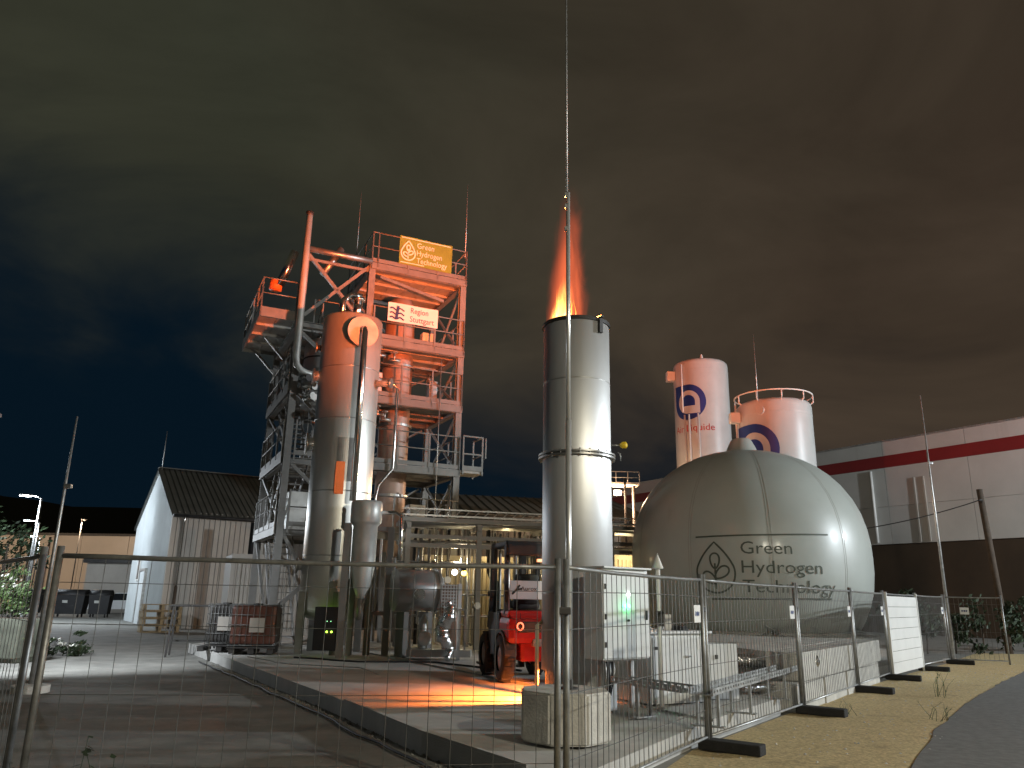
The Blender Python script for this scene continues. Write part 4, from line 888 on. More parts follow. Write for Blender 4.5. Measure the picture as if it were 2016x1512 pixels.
# inner column of the tower, big process vessel
t = thing('absorber_column', 'slim painted column vessel standing inside the steel tower', 'vessel', tw(1.55, 1.5, PAD))
obj('shell', G().lathe([(.0, 2.6), (.3, 2.65), (.52, 2.9)] + [(.52, 2.9 + i * 1.05) for i in range(1, 9)] + [(.4, 11.65), (.0, 11.8)], 40), m_maroon, t)
for zz in (4.6, 7.0, 9.1): obj('flange_ring', G().lathe([(.522, zz), (.6, zz), (.6, zz + .08), (.522, zz + .08)], 40, sm=False), m_steel_d, t)
for a in (0.5, 2.6, 4.7): obj('leg', G().box((.4 * math.cos(a), .4 * math.sin(a), 1.4), (.12, .12, 2.8), a), m_tower, t)
t = thing('insulated_drum', 'pale insulated drum behind the front vessel in the tower', 'vessel', tw(-1.1, 1.1, 7.92))
obj('shell', G().lathe([(.0, -.4), (.62, -.4), (.66, -.3), (.66, 1.7), (.58, 1.86), (.0, 1.95)], 40), m_steel, t)
for zz in (.3, 1.2): obj('band', G().lathe([(.662, zz), (.68, zz), (.68, zz + .04), (.662, zz + .04)], 40, sm=False), m_dark, t)
for x in (-.2, .1, .3): obj('top_nozzle', G().tube([(x, -.1, 1.9), (x, -.1, 2.35 + x * .4)], .09, 12), m_chrome, t)
# cluttered valves beside it
t = thing('valve_cluster', 'cluster of shiny valves and elbows between tower column and front vessel', 'valves', tw(-1.75, -.3, 8.1))
for i in range(9):
    p = Vector((rnd.uniform(-.25, .45), rnd.uniform(-.2, .2), -i * .13)); q = p + Vector((rnd.uniform(.15, .35), rnd.uniform(-.1, .1), rnd.uniform(-.12, .1)))
    obj('elbow', G().tube([p, (p + q) / 2 + Vector((0, 0, .05)), q], rnd.uniform(.05, .1), 10), m_chrome if i % 2 else m_steel_d, t); obj('handwheel', G().tube([q, q + Vector((.03, -.02, .0))], .12, 14), m_steel_d if i % 3 else m_dark, t)

# banners
def banner(name, label, s0, s1, z0_, z1_, off, mm):
    t_ = thing(name, label, 'banner', tw(s0, off, z0_), TRZ)
    g = G(); n = 14; vs = []
    for j in range(5):
        for i in range(n + 1): u = i / n; v = j / 4; vs.append(((s1 - s0) * u, .012 * math.sin(u * 9 + v * 2), (z1_ - z0_) * v))
    g.add(vs, [(j * (n + 1) + i, j * (n + 1) + i + 1, (j + 1) * (n + 1) + i + 1, (j + 1) * (n + 1) + i) for j in range(4) for i in range(n)], True)
    o_ = obj('cloth', g, mm, t_); return t_, o_
def fl(g): return g.mapv(lambda x, y, z: (x, -.018, y))
t, cl_ = banner('green_banner', 'green banner with plant emblem on the top railing of the tower', .86, 2.78, 12.62, 13.66, -.2, m_green)
for word, x, zb, w_, cp in (('Green', .62, .68, .62, .2), ('Hydrogen', .62, .4, .92, .2), ('Technology', .62, .12, 1.12, .2)): obj('lettering', fl(shift(text_g(word, w_, cp), x, zb)), m_cream, t)
obj('droplet_emblem', fl(droplet(.31, .52, .5, .72, .045)), m_cream, t)
g = G(); ribbon(g, [(.05, .98), (1.85, .98)], .03); ribbon(g, [(.05, .06), (.9, .06)], .03); obj('rule', fl(g), m_cream, t)
t, cl_ = banner('white_banner', 'white banner with dark blue lettering on the second railing of the tower', .6, 2.36, 10.5, 11.16, -.2, m_bwhite)
for word, x, zb, w_, cp in (('Region', .78, .38, .62, .2), ('Stuttgart', .76, .08, .86, .2)): obj('lettering', fl(shift(text_g(word, w_, cp), x, zb)), m_navy, t)
g = G()
for z_ in (.12, .28, .44):
    ribbon(g, [(.06 + .05 * i, z_ + .035 * math.sin(i * 1.1)) for i in range(11)], .055)
ribbon(g, [(.28, .08), (.34, .56)], .1); obj('emblem', fl(g), m_navy, t)

# front process vessel
t = thing('process_vessel', 'big brushed steel process vessel in front of the tower', 'vessel', (-4.58, 20.8, PAD))
VR = .83; zo = -PAD
obj('shell', G().lathe([(.0, .75), (.5, .8), (VR * .96, .95), (VR, 1.1)] + [(VR, 1.1 + i * .98) for i in range(1, 9)] + [(VR * .97, 8.99), (.6, 9.04), (.0, 9.06)], 64), m_vessel, t)
for zz in (7.45, 6.0, 4.05, 2.4): obj('weld_seam', G().lathe([(VR, zz - .015), (VR + .008, zz), (VR, zz + .015)], 64), m_steel_d, t)
def nozzle(th, z, r1, L_, rf, mm=m_steel, mf=None, face=None):
    dv = Vector((math.cos(th), math.sin(th), 0)); p = dv * (VR - .1) + Vector((0, 0, z + zo)); q = dv * (VR + L_) + Vector((0, 0, z + zo))
    o_ = obj('nozzle', G().tube([p, q], r1, 14), mm, t); obj('flange', G().tube([q, q + dv * .05], rf, 24), mf or m_steel_d, o_); return q
nozzle(R(-62), 8.62, .2, .18, .43, m_steel, m_deck)
q = Vector((math.cos(R(-62)), math.sin(R(-62)), 0)) * (VR + .25); 
obj('riser_pipe', G().tube([q + Vector((0, 0, 8.66 + zo)), q * 1.08 + Vector((0, 0, 8.66 + zo)), q * 1.13 + Vector((0, 0, 8.56 + zo)), q * 1.13 + Vector((0, 0, 4.0 + zo))], .085, 14), m_chrome, t)
nozzle(R(195), 8.35, .08, .1, .14, m_dark); nozzle(R(200), 7.5, .15, .12, .22); nozzle(R(198), 5.6, .18, .14, .3); nozzle(R(190), 2.4, .12, .1, .2); nozzle(R(-12), 7.35, .09, .4, .14, m_deck)
a0_, a1_ = R(-88), R(-60)
obj('shell_panel', G().lathe([(VR + .004, 4.3), (VR + .015, 4.3), (VR + .015, 5.45), (VR + .004, 5.45)], 8, sm=False, a0=a0_, a1=a1_), m_steel_d, t)  # dark plate standing in for a reflection on the vessel shell
obj('reflection_patch', G().lathe([(VR + .02, 3.95), (VR + .06, 4.0), (VR + .07, 4.3), (VR + .05, 4.75), (VR + .02, 4.8)], 8, a0=R(-88), a1=R(-73)), M('reflection_orange', (.7, .17, .05), .8, bump=.9, bscale=30, emit=(1, .2, .05), estr=.25), t)  # orange part of that reflection, put into base colour and emission
obj('top_pipes', merge(G().tube([(-.3, -.2, 9.0), (-.3, -.2, 9.55), (-.1, -.1, 9.75), (.2, 0, 9.75)], .09, 12), G().tube([(.15, -.3, 9.0), (.15, -.3, 9.5)], .13, 14), G().lathe([(.0, 9.5), (.2, 9.5), (.2, 9.58), (.0, 9.58)], 16, c=(.15, -.3, 0))), m_chrome, t)
for (x, y) in ((-.6, -.65), (.62, .6), (-.6, .6), (.3, -.8)): obj('leg', G().hbeam((x, y, 0), (x, y, 1.5), .16, .014), m_tower, t)
light('cabinet_glow', t, (.12, -1.1, .95), 1.5, (.5, 1, .05), .05)

# hopper and its frame in front of the vessel
t = thing('filter_hopper', 'small steel hopper on tan frame posts in front of the vessel', 'hopper', (-3.6, 19.55, PAD))
obj('drum', G().lathe([(.0, 3.72), (.36, 3.72), (.39, 3.68), (.39, 3.2), (.36, 3.16), (.3, 3.1), (.3, 2.15), (.2, 1.6), (.1, 1.35), (.0, 1.35)], 32, sharp=(0, 1)), m_insul, t)
obj('discharge_pipe', G().tube([(0, 0, 1.36), (0, 0, .85)], .08, 10), m_steel_d, t)
for (x, y) in ((-.38, -.28), (.1, .62), (.55, .7), (-.32, .5)): obj('post', G().hbeam((x, y, 0), (x, y, 3.15), .15, .014), m_tower, t)
for z_ in (1.0, 3.1): obj('cross_beam', G().beam((.14, .62, z_), (.5, .7, z_), .1), m_tower, t)
obj('outlet_pipe', G().tube([(.36, .05, 3.45), (.72, .1, 3.47), (.86, .1, 3.38), (.88, .1, 2.9), (.88, .1, 2.3)], .05, 10), m_chrome, t)
obj('sight_gauge', G().box((.42, .0, 2.5), (.05, .05, .6)), m_white, t)
t = thing('switch_box', 'black switch box with glowing lime lamps at the hopper post', 'switch box', (-4.35, 19.4, PAD))
obj('body', G().chamfer((0, 0, .65), (.55, .3, 1.0), .02), m_black, t)
for i, (x, z_) in enumerate(((.05, .58), (.16, .58), (.04, .82), (.13, .82))): obj('indicator_lamp', G().tube([(x, -.15, z_), (x, -.17, z_)], .022 if i < 2 else .012, 10), e_lime if i < 2 else EM('lamp_dim_green', (.3, .9, .4), 1.5), t)

# horizontal drum with dished end and shiny skid pieces
t = thing('horizontal_drum', 'horizontal steel drum with a bright dished end behind the fence', 'vessel', (-2.15, 20.1, 1.83), R(24))
prof = [(.5, -.75), (.5, .3), (.47, .38), (.38, .45), (.2, .49), (.0, .5)]
g = G(); g.lathe([(.0, -.75)] + prof, 36, sharp=(0,)); g.mapv(lambda x, y, z: (z, y, x)); obj('shell', g, m_steel, t)
g = G(); g.lathe([(.5, .28), (.56, .28), (.56, .34), (.5, .34)], 36, sm=False); g.mapv(lambda x, y, z: (z, y, x)); obj('flange_ring', g, m_steel_d, t)
obj('front_nozzle', G().tube([(-.3, -.3, -.1), (-.3, -.75, -.1)], .13, 14), m_chrome, t)
for x in (-.5, .1): obj('saddle', G().box((x, 0, -1.05), (.12, .7, 1.05)), m_tower, t)
t = thing('pump_skid', 'pump skid with steel bottles under the horizontal drum', 'skid', (-1.95, 19.2, PAD))
obj('base_frame', G().box((.35, 0, .16), (1.5, .5, .16)), m_insul, t)
for i, x in enumerate((-.05, .5, .68)): obj('bottle', G().lathe([(.0, .25), (.1, .25), (.11, .3), (.11, .85), (.06, .95), (.03, 1.02), (.0, 1.02)], 18, c=(x, .0, 0)), (m_insul, m_maroon, m_maroon)[i], t)
obj('frame_bar', merge(G().beam((-.35, -.2, .25), (-.35, -.2, 1.15), .04), G().beam((.95, -.2, .25), (.95, -.2, 1.15), .04), G().beam((-.35, -.2, 1.15), (.95, -.2, 1.15), .04)), m_galv, t)
obj('pump_ball', G().lathe([(.0, .3), (.13, .36), (.17, .48), (.13, .6), (.0, .66)], 18, c=(.02, -.2, 0)), m_white, t)
g = G(); pts = []; rs = []
for i in range(26): u = i / 25; pts.append((.52 + .1 * math.sin(u * 9), -.42 + .06 * math.sin(u * 17), 1.35 - u * 1.3)); rs.append(.07 + .09 * math.sin(PI * min(u * 1.1, 1)) + .03 * math.sin(i * 2.1))
g.tube(pts, rs, 12); g.mapv(lambda x, y, z: (x + .03 * mnoise.noise(Vector((x * 14, y * 14, z * 14))), y + .03 * mnoise.noise(Vector((x * 13, y * 13 + 4, z * 13))), z))
o = obj('foil_hose', g, m_foil, None, None, (-1.95, 19.2, PAD)); tag(o, 'crumpled foil-wrapped hose hanging in front of the pump skid', 'hose')
t = thing('grille_panel', 'white grille panel standing right of the dished drum end', 'grille', (-1.6, 18.95, PAD), R(10))
obj('back_plate', G().box((.21, .03, 1.34), (.4, .02, .76)), m_maroon, t)
for i in range(6): obj('upright_bar', G().box((.03 + i * .07, 0, 1.34), (.022, .02, .76)), m_white, t)
for i in range(11): obj('cross_bar', G().box((.205, -.016, .98 + i * .072), (.38, .01, .022)), m_white, t)
obj('post', G().box((.46, .02, .88), (.08, .08, 1.72)), m_cab, t)

# ================================================================== PIPE RACK AND CONTAINERS
RR = Vector((-3.1, 22.4, PAD))
t = thing('pipe_rack', 'long grey pipe rack on posts between tower and balloon', 'pipe rack', RR, R(16))
for x in (0.2, 2.3, 4.4, 6.5, 8.6): 
    for y in (0, 1.3): obj('post', G().hbeam((x, y, 0), (x, y, 3.5), .15, .014), m_tower, t)
    obj('cross_beam', G().beam((x, -.15, 3.38), (x, 1.45, 3.38), .12, .14), m_tower, t)
for z_ in (3.58, 3.1, 2.85): obj('long_beam', G().beam((0, -.02, z_), (9.4, -.02, z_), .09, .12), m_tower, t)
for i in range(32): obj('tray_rung', G().beam((.1 + i * .29, -.1, 3.72), (.24 + i * .29, -.1, 3.86), .03), m_tower, t)
obj('tray_rail', merge(G().beam((0, -.1, 3.7), (9.4, -.1, 3.7), .03, .05), G().beam((0, -.1, 3.88), (9.4, -.1, 3.88), .03, .04)), m_galv, t)
for i, (y, z_, r_) in enumerate(((.25, 3.52, .08), (.5, 3.5, .06), (.75, 3.52, .08), (1.05, 3.5, .06), (.4, 2.97, .05), (.8, 2.95, .07))): obj('pipe', G().tube([(0, y, z_), (9.4, y, z_)], r_, 10), m_insul if i % 2 else m_steel_d, t)
for i, x in enumerate((.6, .9, 1.15, 1.9, 2.05, 2.75, 2.9, 3.1, 3.22, 3.9, 4.05, 4.25, 5.0, 5.3, 5.7, 6.1)):
    z_ = .2 if i % 3 else .7; obj('drop_pipe', G().tube([(x, .2 + .1 * (i % 4), 3.3), (x, .15 + .1 * (i % 4), z_), (x + .16, .15, z_ - .08)], (.03, .045, .025)[i % 3], 8), (m_chrome, m_steel_d, m_insul)[i % 3], t)
for i in range(22):
    x = .3 + i * .27; y = .5 + .35 * (i % 3); obj('back_pipe', G().tube([(x, y, 3.4), (x, y, 2.2 - .5 * (i % 3)), (x + .12 * (i % 2), y, 1.9 - .5 * (i % 3)), (x + .12 * (i % 2), y, .1)], (.03, .05, .04, .022)[i % 4], 8), (m_steel_d, m_dark, m_insul, m_chrome)[i % 4], t)
for z_ in (.9, 1.5, 2.4): obj('cross_pipe', G().tube([(0, .45, z_), (6.4, .45, z_)], .035, 8), m_steel_d, t)
for i in range(14): x = .4 + i * .45; obj('valve', merge(G().tube([(x, .1, 1.2 + .35 * (i % 4)), (x + .2, .1, 1.2 + .35 * (i % 4))], .07, 10), G().tube([(x + .1, -.05, 1.2 + .35 * (i % 4)), (x + .1, -.08, 1.2 + .35 * (i % 4))], .1, 12)), m_dark if i % 2 else m_steel_d, t)
for (x, y, z_, mm, nm) in ((1.62, .1, 2.12, e_white, 'a'), (1.9, .12, 2.1, e_yel, 'b')): obj('work_lamp', G().tube([(x, y - .03, z_), (x, y - .09, z_)], .075, 12), mm, t)
light('rack_light', t, (1.7, .5, 2.6), 45, (1, .82, .5), .08); light('rack_light', t, (3.4, 1.6, 2.7), 48, (1, .78, .42), .08); light('rack_light', t, (8.0, 1.6, 2.7), 60, (1, .8, .45), .08)
def container(label, loc, L_, h, rz, mm):
    t_ = thing('container', label, 'container', loc, rz, 'beige containers'); g = G(); n = int(L_ / .14); y = 0; vs = []
    for i in range(n + 1):
        for f_, a in ((0, 0), (.35, 0), (.5, .035), (.85, .035)): vs.append((min((i + f_) * L_ / n, L_), -a))
    vv = []
    for x, yy in vs: vv += [(x, yy, .15), (x, yy, h - .15)]
    g.add(vv, [(2 * i, 2 * i + 2, 2 * i + 3, 2 * i + 1) for i in range(len(vs) - 1)]); obj('front_wall', g, mm, t_)
    obj('corner_frame', merge(G().lohi((-.08, -.06, 0), (.06, .1, h)), G().lohi((L_ - .06, -.06, 0), (L_ + .08, .1, h)), G().lohi((.06, -.05, h - .15), (L_ - .06, .1, h)), G().lohi((.06, -.05, 0), (L_ - .06, .1, .15))), mm, t_)
    obj('side_wall', G().lohi((-.06, .1, .05), (.0, 2.3, h - .02)), mm, t_); obj('roof', G().lohi((-.05, .1, h - .05), (L_ + .05, 2.35, h - .01)), m_roof, t_); obj('right_wall', G().lohi((L_, .1, .05), (L_ + .06, 2.3, h - .06)), mm, t_)
    return t_
container('beige corrugated container behind the left end of the pipe rack', (-2.6, 24.9, PAD), 2.5, 2.7, R(16), m_beige)
container('beige corrugated container behind the forklift', (-.1, 25.6, PAD), 2.6, 2.7, R(16), m_beige)
container('beige corrugated container behind the flare stack', (2.65, 26.4, PAD), 2.8, 2.9, R(16), m_beige)
container('dull beige container behind the foot of the tower', (-9.6, 27.6, PAD), 4.6, 2.75, R(25), m_wallb)
t = thing('hose_reel', 'coil of dark green hose hanging on the pipe rack', 'hose', (-.3, 22.9, PAD))
obj('coil', G().tube([(.0, 0, 1.9), (.0, 0, .9), (.06, 0, .6), (.25, 0, .5), (.45, 0, .62), (.5, 0, .95), (.5, 0, 2.6)], .05, 10), M('hose_green', (.015, .04, .035), .5), t)

# floodlight and railing on the hall roof behind the stack
t = thing('floodlight', 'glaring warm floodlight on a post behind the flare stack', 'floodlight', (4.5, 32.2, 0))
obj('post', G().tube([(.32, 0, 0), (.32, 0, 6.6)], .05, 8), m_dark, t); obj('housing', G().chamfer((.0, .12, 6.0), (.34, .16, .26), .02), m_dark, t); obj('lens', G().box((.0, .03, 6.0), (.28, .02, .2)), EM('lamp_flood', (1, .75, .5), 45), t)
obj('bracket', G().beam((.1, .12, 6.0), (.32, 0, 6.05), .04), m_dark, t)
light('flood_light', t, (0, -.25, 6.0), 120, (1, .6, .35), .12)
light('flood_light', t, (0.1, .8, 6.3), 2200, (1, .62, .36), .3)
t = thing('roof_walkway', 'small railed walkway above the floodlight behind the stack', 'walkway', (4.2, 33.0, 6.4))
obj('deck', G().lohi((-1.2, -.4, 0), (1.3, .4, .1)), m_deck, t); g = G()
for i in range(6): g.beam((-1.2 + i * .5, -.4, 0), (-1.2 + i * .5, -.4, .55), .03)
g.beam((-1.2, -.4, .55), (1.3, -.4, .55), .03); g.beam((-1.2, -.4, .3), (1.3, -.4, .3), .025); obj('railing', g, m_tower, t)
for x in (-1.0, 1.1): obj('post', G().tube([(x, 0, -6.4), (x, 0, 0)], .07, 8), m_dark, t)

# ================================================================== FORKLIFT seen from behind
t = thing('forklift', 'red forklift with black mast and overhead guard seen from behind', 'forklift', (.42, 14.75, PAD), R(15)); t.scale = (1.03, 1.03, 1.1)
bm = G(); 
sec = [(-.5, .30), (-.52, .55), (-.50, .8), (-.42, 1.02)]
g = G(); g.chamfer((0, -.05, .8), (1.04, .7, .42), .1); g.chamfer((0, .02, 1.04), (.98, .56, .14), .05); g.chamfer((0, -.02, .5), (.56, .62, .36), .08); cw = obj('counterweight', g, m_red, t)
for s_ in (-1, 1):
    g = G(); g.lathe([(.40, -.1), (.44, -.1), (.44, .1), (.40, .1)], 14, sm=False, a0=R(8), a1=R(172)); g.mapv(lambda a, b, c_: (s_ * .46 + c_, .02 + a, .36 + b)); obj('wheel_arch', g, m_dark, cw)
obj('panel_gap', merge(G().box((0, -.402, .985), (.9, .006, .008)), G().box((.12, -.402, 1.03), (.008, .006, .09)), G().box((-.3, -.402, 1.03), (.008, .006, .09))), m_black, cw)
obj('side_cover', merge(G().chamfer((-.5, .62, .72), (.05, .8, .7), .02), G().chamfer((.5, .62, .72), (.05, .8, .7), .02)), m_dark, t)
obj('exhaust', G().tube([(-.4, .1, 1.1), (-.4, .12, 1.5), (-.4, .12, 2.0)], .04, 10), m_steel_d, t)
obj('steering_column', merge(G().tube([(0, 1.15, .9), (0, .98, 1.35)], .03, 8), G().tube([(.16 * math.cos(2 * PI * i / 16), .97 + .05 * math.sin(2 * PI * i / 16), 1.36 + .15 * math.sin(2 * PI * i / 16)) for i in range(17)], .014, 6)), m_black, t)
obj('rear_recess', G().chamfer((.05, -.405, .86), (.78, .03, .17), .01), m_dark, cw)
for x in (-.31, .42): 
    l_ = obj('tail_lamp', G().tube([(x, -.40, .87), (x, -.425, .87)], .075, 18), m_dark, cw)
    g = G(); g.tube([(x + .055 * math.cos(2 * PI * i / 20), -.43, .87 + .055 * math.sin(2 * PI * i / 20)) for i in range(21)], .012, 6, cap=False); obj('lamp_ring', g, EM('lamp_red', (1, .12, .03), 2.5), l_)
obj('tow_pin', G().chamfer((.05, -.36, .62), (.26, .12, .12), .03), m_galv, cw)
obj('number_plate', G().box((.3, -.412, .55), (.2, .01, .06)), m_white, cw)
obj('bonnet', G().chamfer((0, .55, .82), (.9, .6, .6), .08), m_dark, t)
obj('seat', merge(G().chamfer((0, .5, 1.2), (.5, .5, .14), .05), G().chamfer((0, .28, 1.46), (.46, .14, .5), .06)), m_black, t)
obj('floor_frame', G().chamfer((0, .85, .45), (.96, 1.1, .3), .05), m_dark, t)
for s_ in (-1, 1):
    for (y, r_, w_) in ((.02, .36, .22), (1.2, .36, .24)):
        g = G(); g.lathe([(r_ * .55, -w_ / 2), (r_ * .9, -w_ / 2), (r_, -w_ * .35), (r_, w_ * .35), (r_ * .9, w_ / 2), (r_ * .55, w_ / 2)], 28); g.mapv(lambda a, b, c_: (s_ * .46 + c_, y + a, r_ + b)); 
        for i in range(18):
            a_ = 2 * PI * i / 18; ca_, sa_ = math.cos(a_), math.sin(a_); g.box((s_ * .46 + .03 * (1 if i % 2 else -1), y + r_ * ca_, r_ + r_ * sa_), (w_ * .62, .03, .05), 0, a_)
        wh = obj('wheel', g, m_rubber, t)
        g = G(); g.lathe([(.0, -w_ * .3), (r_ * .3, -w_ * .4), (r_ * .55, -w_ * .36), (r_ * .55, w_ * .36), (r_ * .3, w_ * .4), (.0, w_ * .3)], 20); g.mapv(lambda a, b, c_: (s_ * .46 + c_, y + a, r_ + b)); obj('rim', g, m_maroon, wh)
    obj('rear_pillar', G().beam((s_ * .46, -.02, 1.05), (s_ * .43, .12, 2.16), .07), m_black, t); obj('front_pillar', G().beam((s_ * .46, 1.2, .8), (s_ * .43, .95, 2.16), .07), m_black, t)
    obj('mast_rail', G().beam((s_ * .3, 1.62, .1), (s_ * .3, 1.56, 2.2), .1, .16), m_dark, t); obj('fork', G().lohi((s_ * .3 - .05, 1.7, .08), (s_ * .3 + .05, 2.7, .12)), m_dark, t)
g = G(); g.chamfer((0, .52, 2.2), (.98, 1.15, .09), .03); 
obj('overhead_guard', g, m_black, t)
g = G(); g.chamfer((0, -.02, 2.1), (.98, .12, .2), .04); obj('guard_visor', g, m_black, t)
for i in range(3): obj('hydraulic_hose', G().tube([(-.2 + i * .16, 1.5, .9), (-.2 + i * .16, 1.48, 1.5), (-.2 + i * .16, 1.5, 2.1)], .03, 8), m_insul, t)
sp_ = obj('name_board', G().chamfer((-.12, -.1, 1.44), (.6, .025, .3), .008), m_cab, t)
obj('lettering', text_g('Aurox', .3, .07).mapv(lambda x, y, z: (x - .22, -.116, 1.43 + y)), m_dark, sp_)
g = G(); ribbon(g, [(-.38, 1.37), (-.3, 1.44), (-.24, 1.52)], .035); ribbon(g, [(-.3, 1.44), (-.2, 1.46)], .03); obj('emblem', g.mapv(lambda x, y, z: (x, -.117, y)), m_dark, sp_)
obj('rear_lamp', G().box((.2, -.04, 1.93), (.2, .05, .05)), EM('lamp_orange', (1, .3, .08), 1.6), t)
obj('work_light', G().tube([(.42, -.1, 1.86), (.42, -.14, 1.86)], .06, 14), EM('lamp_forklift', (.9, 1, .85), 12), t)
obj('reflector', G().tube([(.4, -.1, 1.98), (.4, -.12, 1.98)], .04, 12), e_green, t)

# ================================================================== TOTES, TABLE, PALLETS, BINS, CAR
def tote(label, loc, rz, mm, w=1.15, h=.95):
    t_ = thing('tote_tank', label, 'tote tank', loc, rz, 'tote tanks')
    obj('tank', G().chamfer((0, 0, .2 + h / 2), (w - .08, .95, h - .04), .07), mm, t_); obj('filler_cap', G().lathe([(.0, 0), (.12, 0), (.12, .05), (.0, .06)], 16, c=(0, 0, .2 + h - .02)), m_black, t_)
    g = G()
    for i in range(9): x = -w / 2 + w * i / 8; g.tube([(x, -.5, .18), (x, -.5, .2 + h)], .008, 6); g.tube([(x, .5, .18), (x, .5, .2 + h)], .008, 6)
    for i in range(7): y = -.5 + i / 6; g.tube([(-w / 2, y, .18), (-w / 2, y, .2 + h)], .008, 6); g.tube([(w / 2, y, .18), (w / 2, y, .2 + h)], .008, 6)
    for k in range(5): z_ = .2 + h * k / 4; g.tube([(-w / 2, -.5, z_), (w / 2, -.5, z_), (w / 2, .5, z_), (-w / 2, .5, z_), (-w / 2, -.5, z_)], .009, 6)
    obj('cage', g, m_wire, t_)
    obj('label_plate', G().box((.1, -.515, .2 + h * .5), (.36, .006, .34)), m_wallb, t_)
    for x in (-.45, 0, .45): obj('pallet_foot', G().box((x, 0, .06), (.14, .95, .12)), m_dark, t_)
    obj('pallet_top', G().box((0, 0, .145), (w, 1.0, .04)), m_dark, t_); return t_
tote('caged red-brown liquid tote standing left of the vessel', (-6.35, 20.4, PAD), R(8), m_ibc)
tote('caged grey liquid tote standing left behind the red-brown one', (-7.35, 21.0, PAD), R(8), m_dark, .7, .95)
t = thing('trestle_table', 'dark trestle table beside the totes at the hall', 'table', (-8.6, 22.2, 0), R(15))
obj('table_top', G().chamfer((0, 0, 1.32), (1.3, .7, .05), .01), m_dark, t)
for x in (-.55, .55):
    for y in (-.3, .3): obj('leg', G().beam((x * 1.1, y * 1.15, 0), (x, y, 1.3), .05), m_dark, t)
obj('stretcher', G().beam((-.58, 0, .4), (.58, 0, .4), .04), m_dark, t)
t0 = None
for i in range(4):
    lbs = ['lowest', 'second', 'third', 'topmost'][i]
    t = thing('pallet', f'worn wooden pallet at the corner of the white hall, {lbs} of the stack', 'pallet', (-14.9 + .03 * (i % 2), 34.5, i * .29), R(30 + 2 * (i % 3)), 'stacked pallets')
    for x in (-.7, 0, .7): obj('stringer', G().box((x, 0, .14), (.12, 1.0, .2)), m_wood, t)
    for k in range(5): obj('board', G().box((0, -.42 + k * .21, .262), (1.55, .16, .03)), m_wood, t)
    for k in range(3): obj('board', G().box((0, -.42 + k * .42, .02), (1.55, .12, .03)), m_wood, t)
t = thing('waste_pipe', 'black vertical pipe between white hall and tower', 'pipe', (-12.05, 37.0, 0)); obj('pipe', G().tube([(0, 0, 0), (0, 0, 4.9)], .2, 14), m_black, t); obj('pipe_collar', G().tube([(0, 0, 2.4), (0, 0, 2.55)], .23, 14), m_black, t)
def bin_(label, loc, rz, w=1.3):
    t_ = thing('waste_bin', label, 'waste bin', loc, rz, 'black waste bins'); g = G(); g.add([(-w / 2 * .9, -.45, .2), (w / 2 * .9, -.45, .2), (w / 2 * .9, .45, .2), (-w / 2 * .9, .45, .2), (-w / 2, -.55, 1.35), (w / 2, -.55, 1.35), (w / 2, .55, 1.35), (-w / 2, .55, 1.35)], [(3, 2, 1, 0), (4, 5, 6, 7), (0, 1, 5, 4), (1, 2, 6, 5), (2, 3, 7, 6), (3, 0, 4, 7)]); obj('body', g, m_black, t_)
    g = G(); g.lathe([(.6, -w / 2), (.6, w / 2)], 14, cap0=True, cap1=True, a0=0, a1=PI); g.mapv(lambda x, y, z: (z, x, 1.36 + y * .55)); obj('lid', g, m_black, t_)
    for x in (-w * .35, w * .35):
        for y in (-.35, .35): obj('wheel', G().tube([(x - .03, y, .1), (x + .03, y, .1)], .1, 12), m_rubber, t_)
    obj('label_plate', G().box((-.1, -.56, .95), (.3, .01, .16), 0, R(6)), m_insul, t_); return t_
bin_('large black waste bin just right of the left fence post', (-27.6, 50.5, 0), R(10), 2.0); bin_('smaller black waste bin right of the large one', (-26.0, 51.2, 0), R(14), 1.2); bin_('black waste bin hidden left of the fence post', (-30.6, 51, 0), R(6), 1.6)
t = thing('parked_car', 'pale parked car beyond the waste bins at the left', 'car', (-28.2, 58.5, 0), R(12))
def body_sec(prof, w): 
    g = G(); n = len(prof); g.add([(x, -w / 2, z) for x, z in prof] + [(x, w / 2, z) for x, z in prof], [tuple(range(n)), tuple(range(n, 2 * n))[::-1]] + [(i, (i + 1) % n, n + (i + 1) % n, n + i) for i in range(n)]); return g
obj('body', body_sec([(-2.1, .35), (-2.15, .7), (-1.9, .9), (-.9, .98), (1.6, 1.0), (2.05, .9), (2.1, .4)], 1.7), m_cab, t)
obj('cabin', body_sec([(-.95, .98), (-.3, 1.45), (1.0, 1.48), (1.65, 1.0)], 1.5), m_glass, t); obj('car_roof', body_sec([(-.32, 1.44), (-.25, 1.5), (.95, 1.53), (1.05, 1.47)], 1.46), m_cab, t)
for x in (-1.35, 1.35):
    for s_ in (-1, 1): w_ = obj('wheel', G().tube([(x, s_ * .72, .32), (x, s_ * .88, .32)], .32, 18), m_rubber, t); obj('rim', G().tube([(x, s_ * .885, .32), (x, s_ * .9, .32)], .2, 14), m_galv, w_)
for s_ in (-1, 1): obj('headlight', G().chamfer((-2.08, s_ * .6, .72), (.12, .3, .14), .03), EM('headlight_glint' + str(s_), (1, 1, .95), 1.2), t)

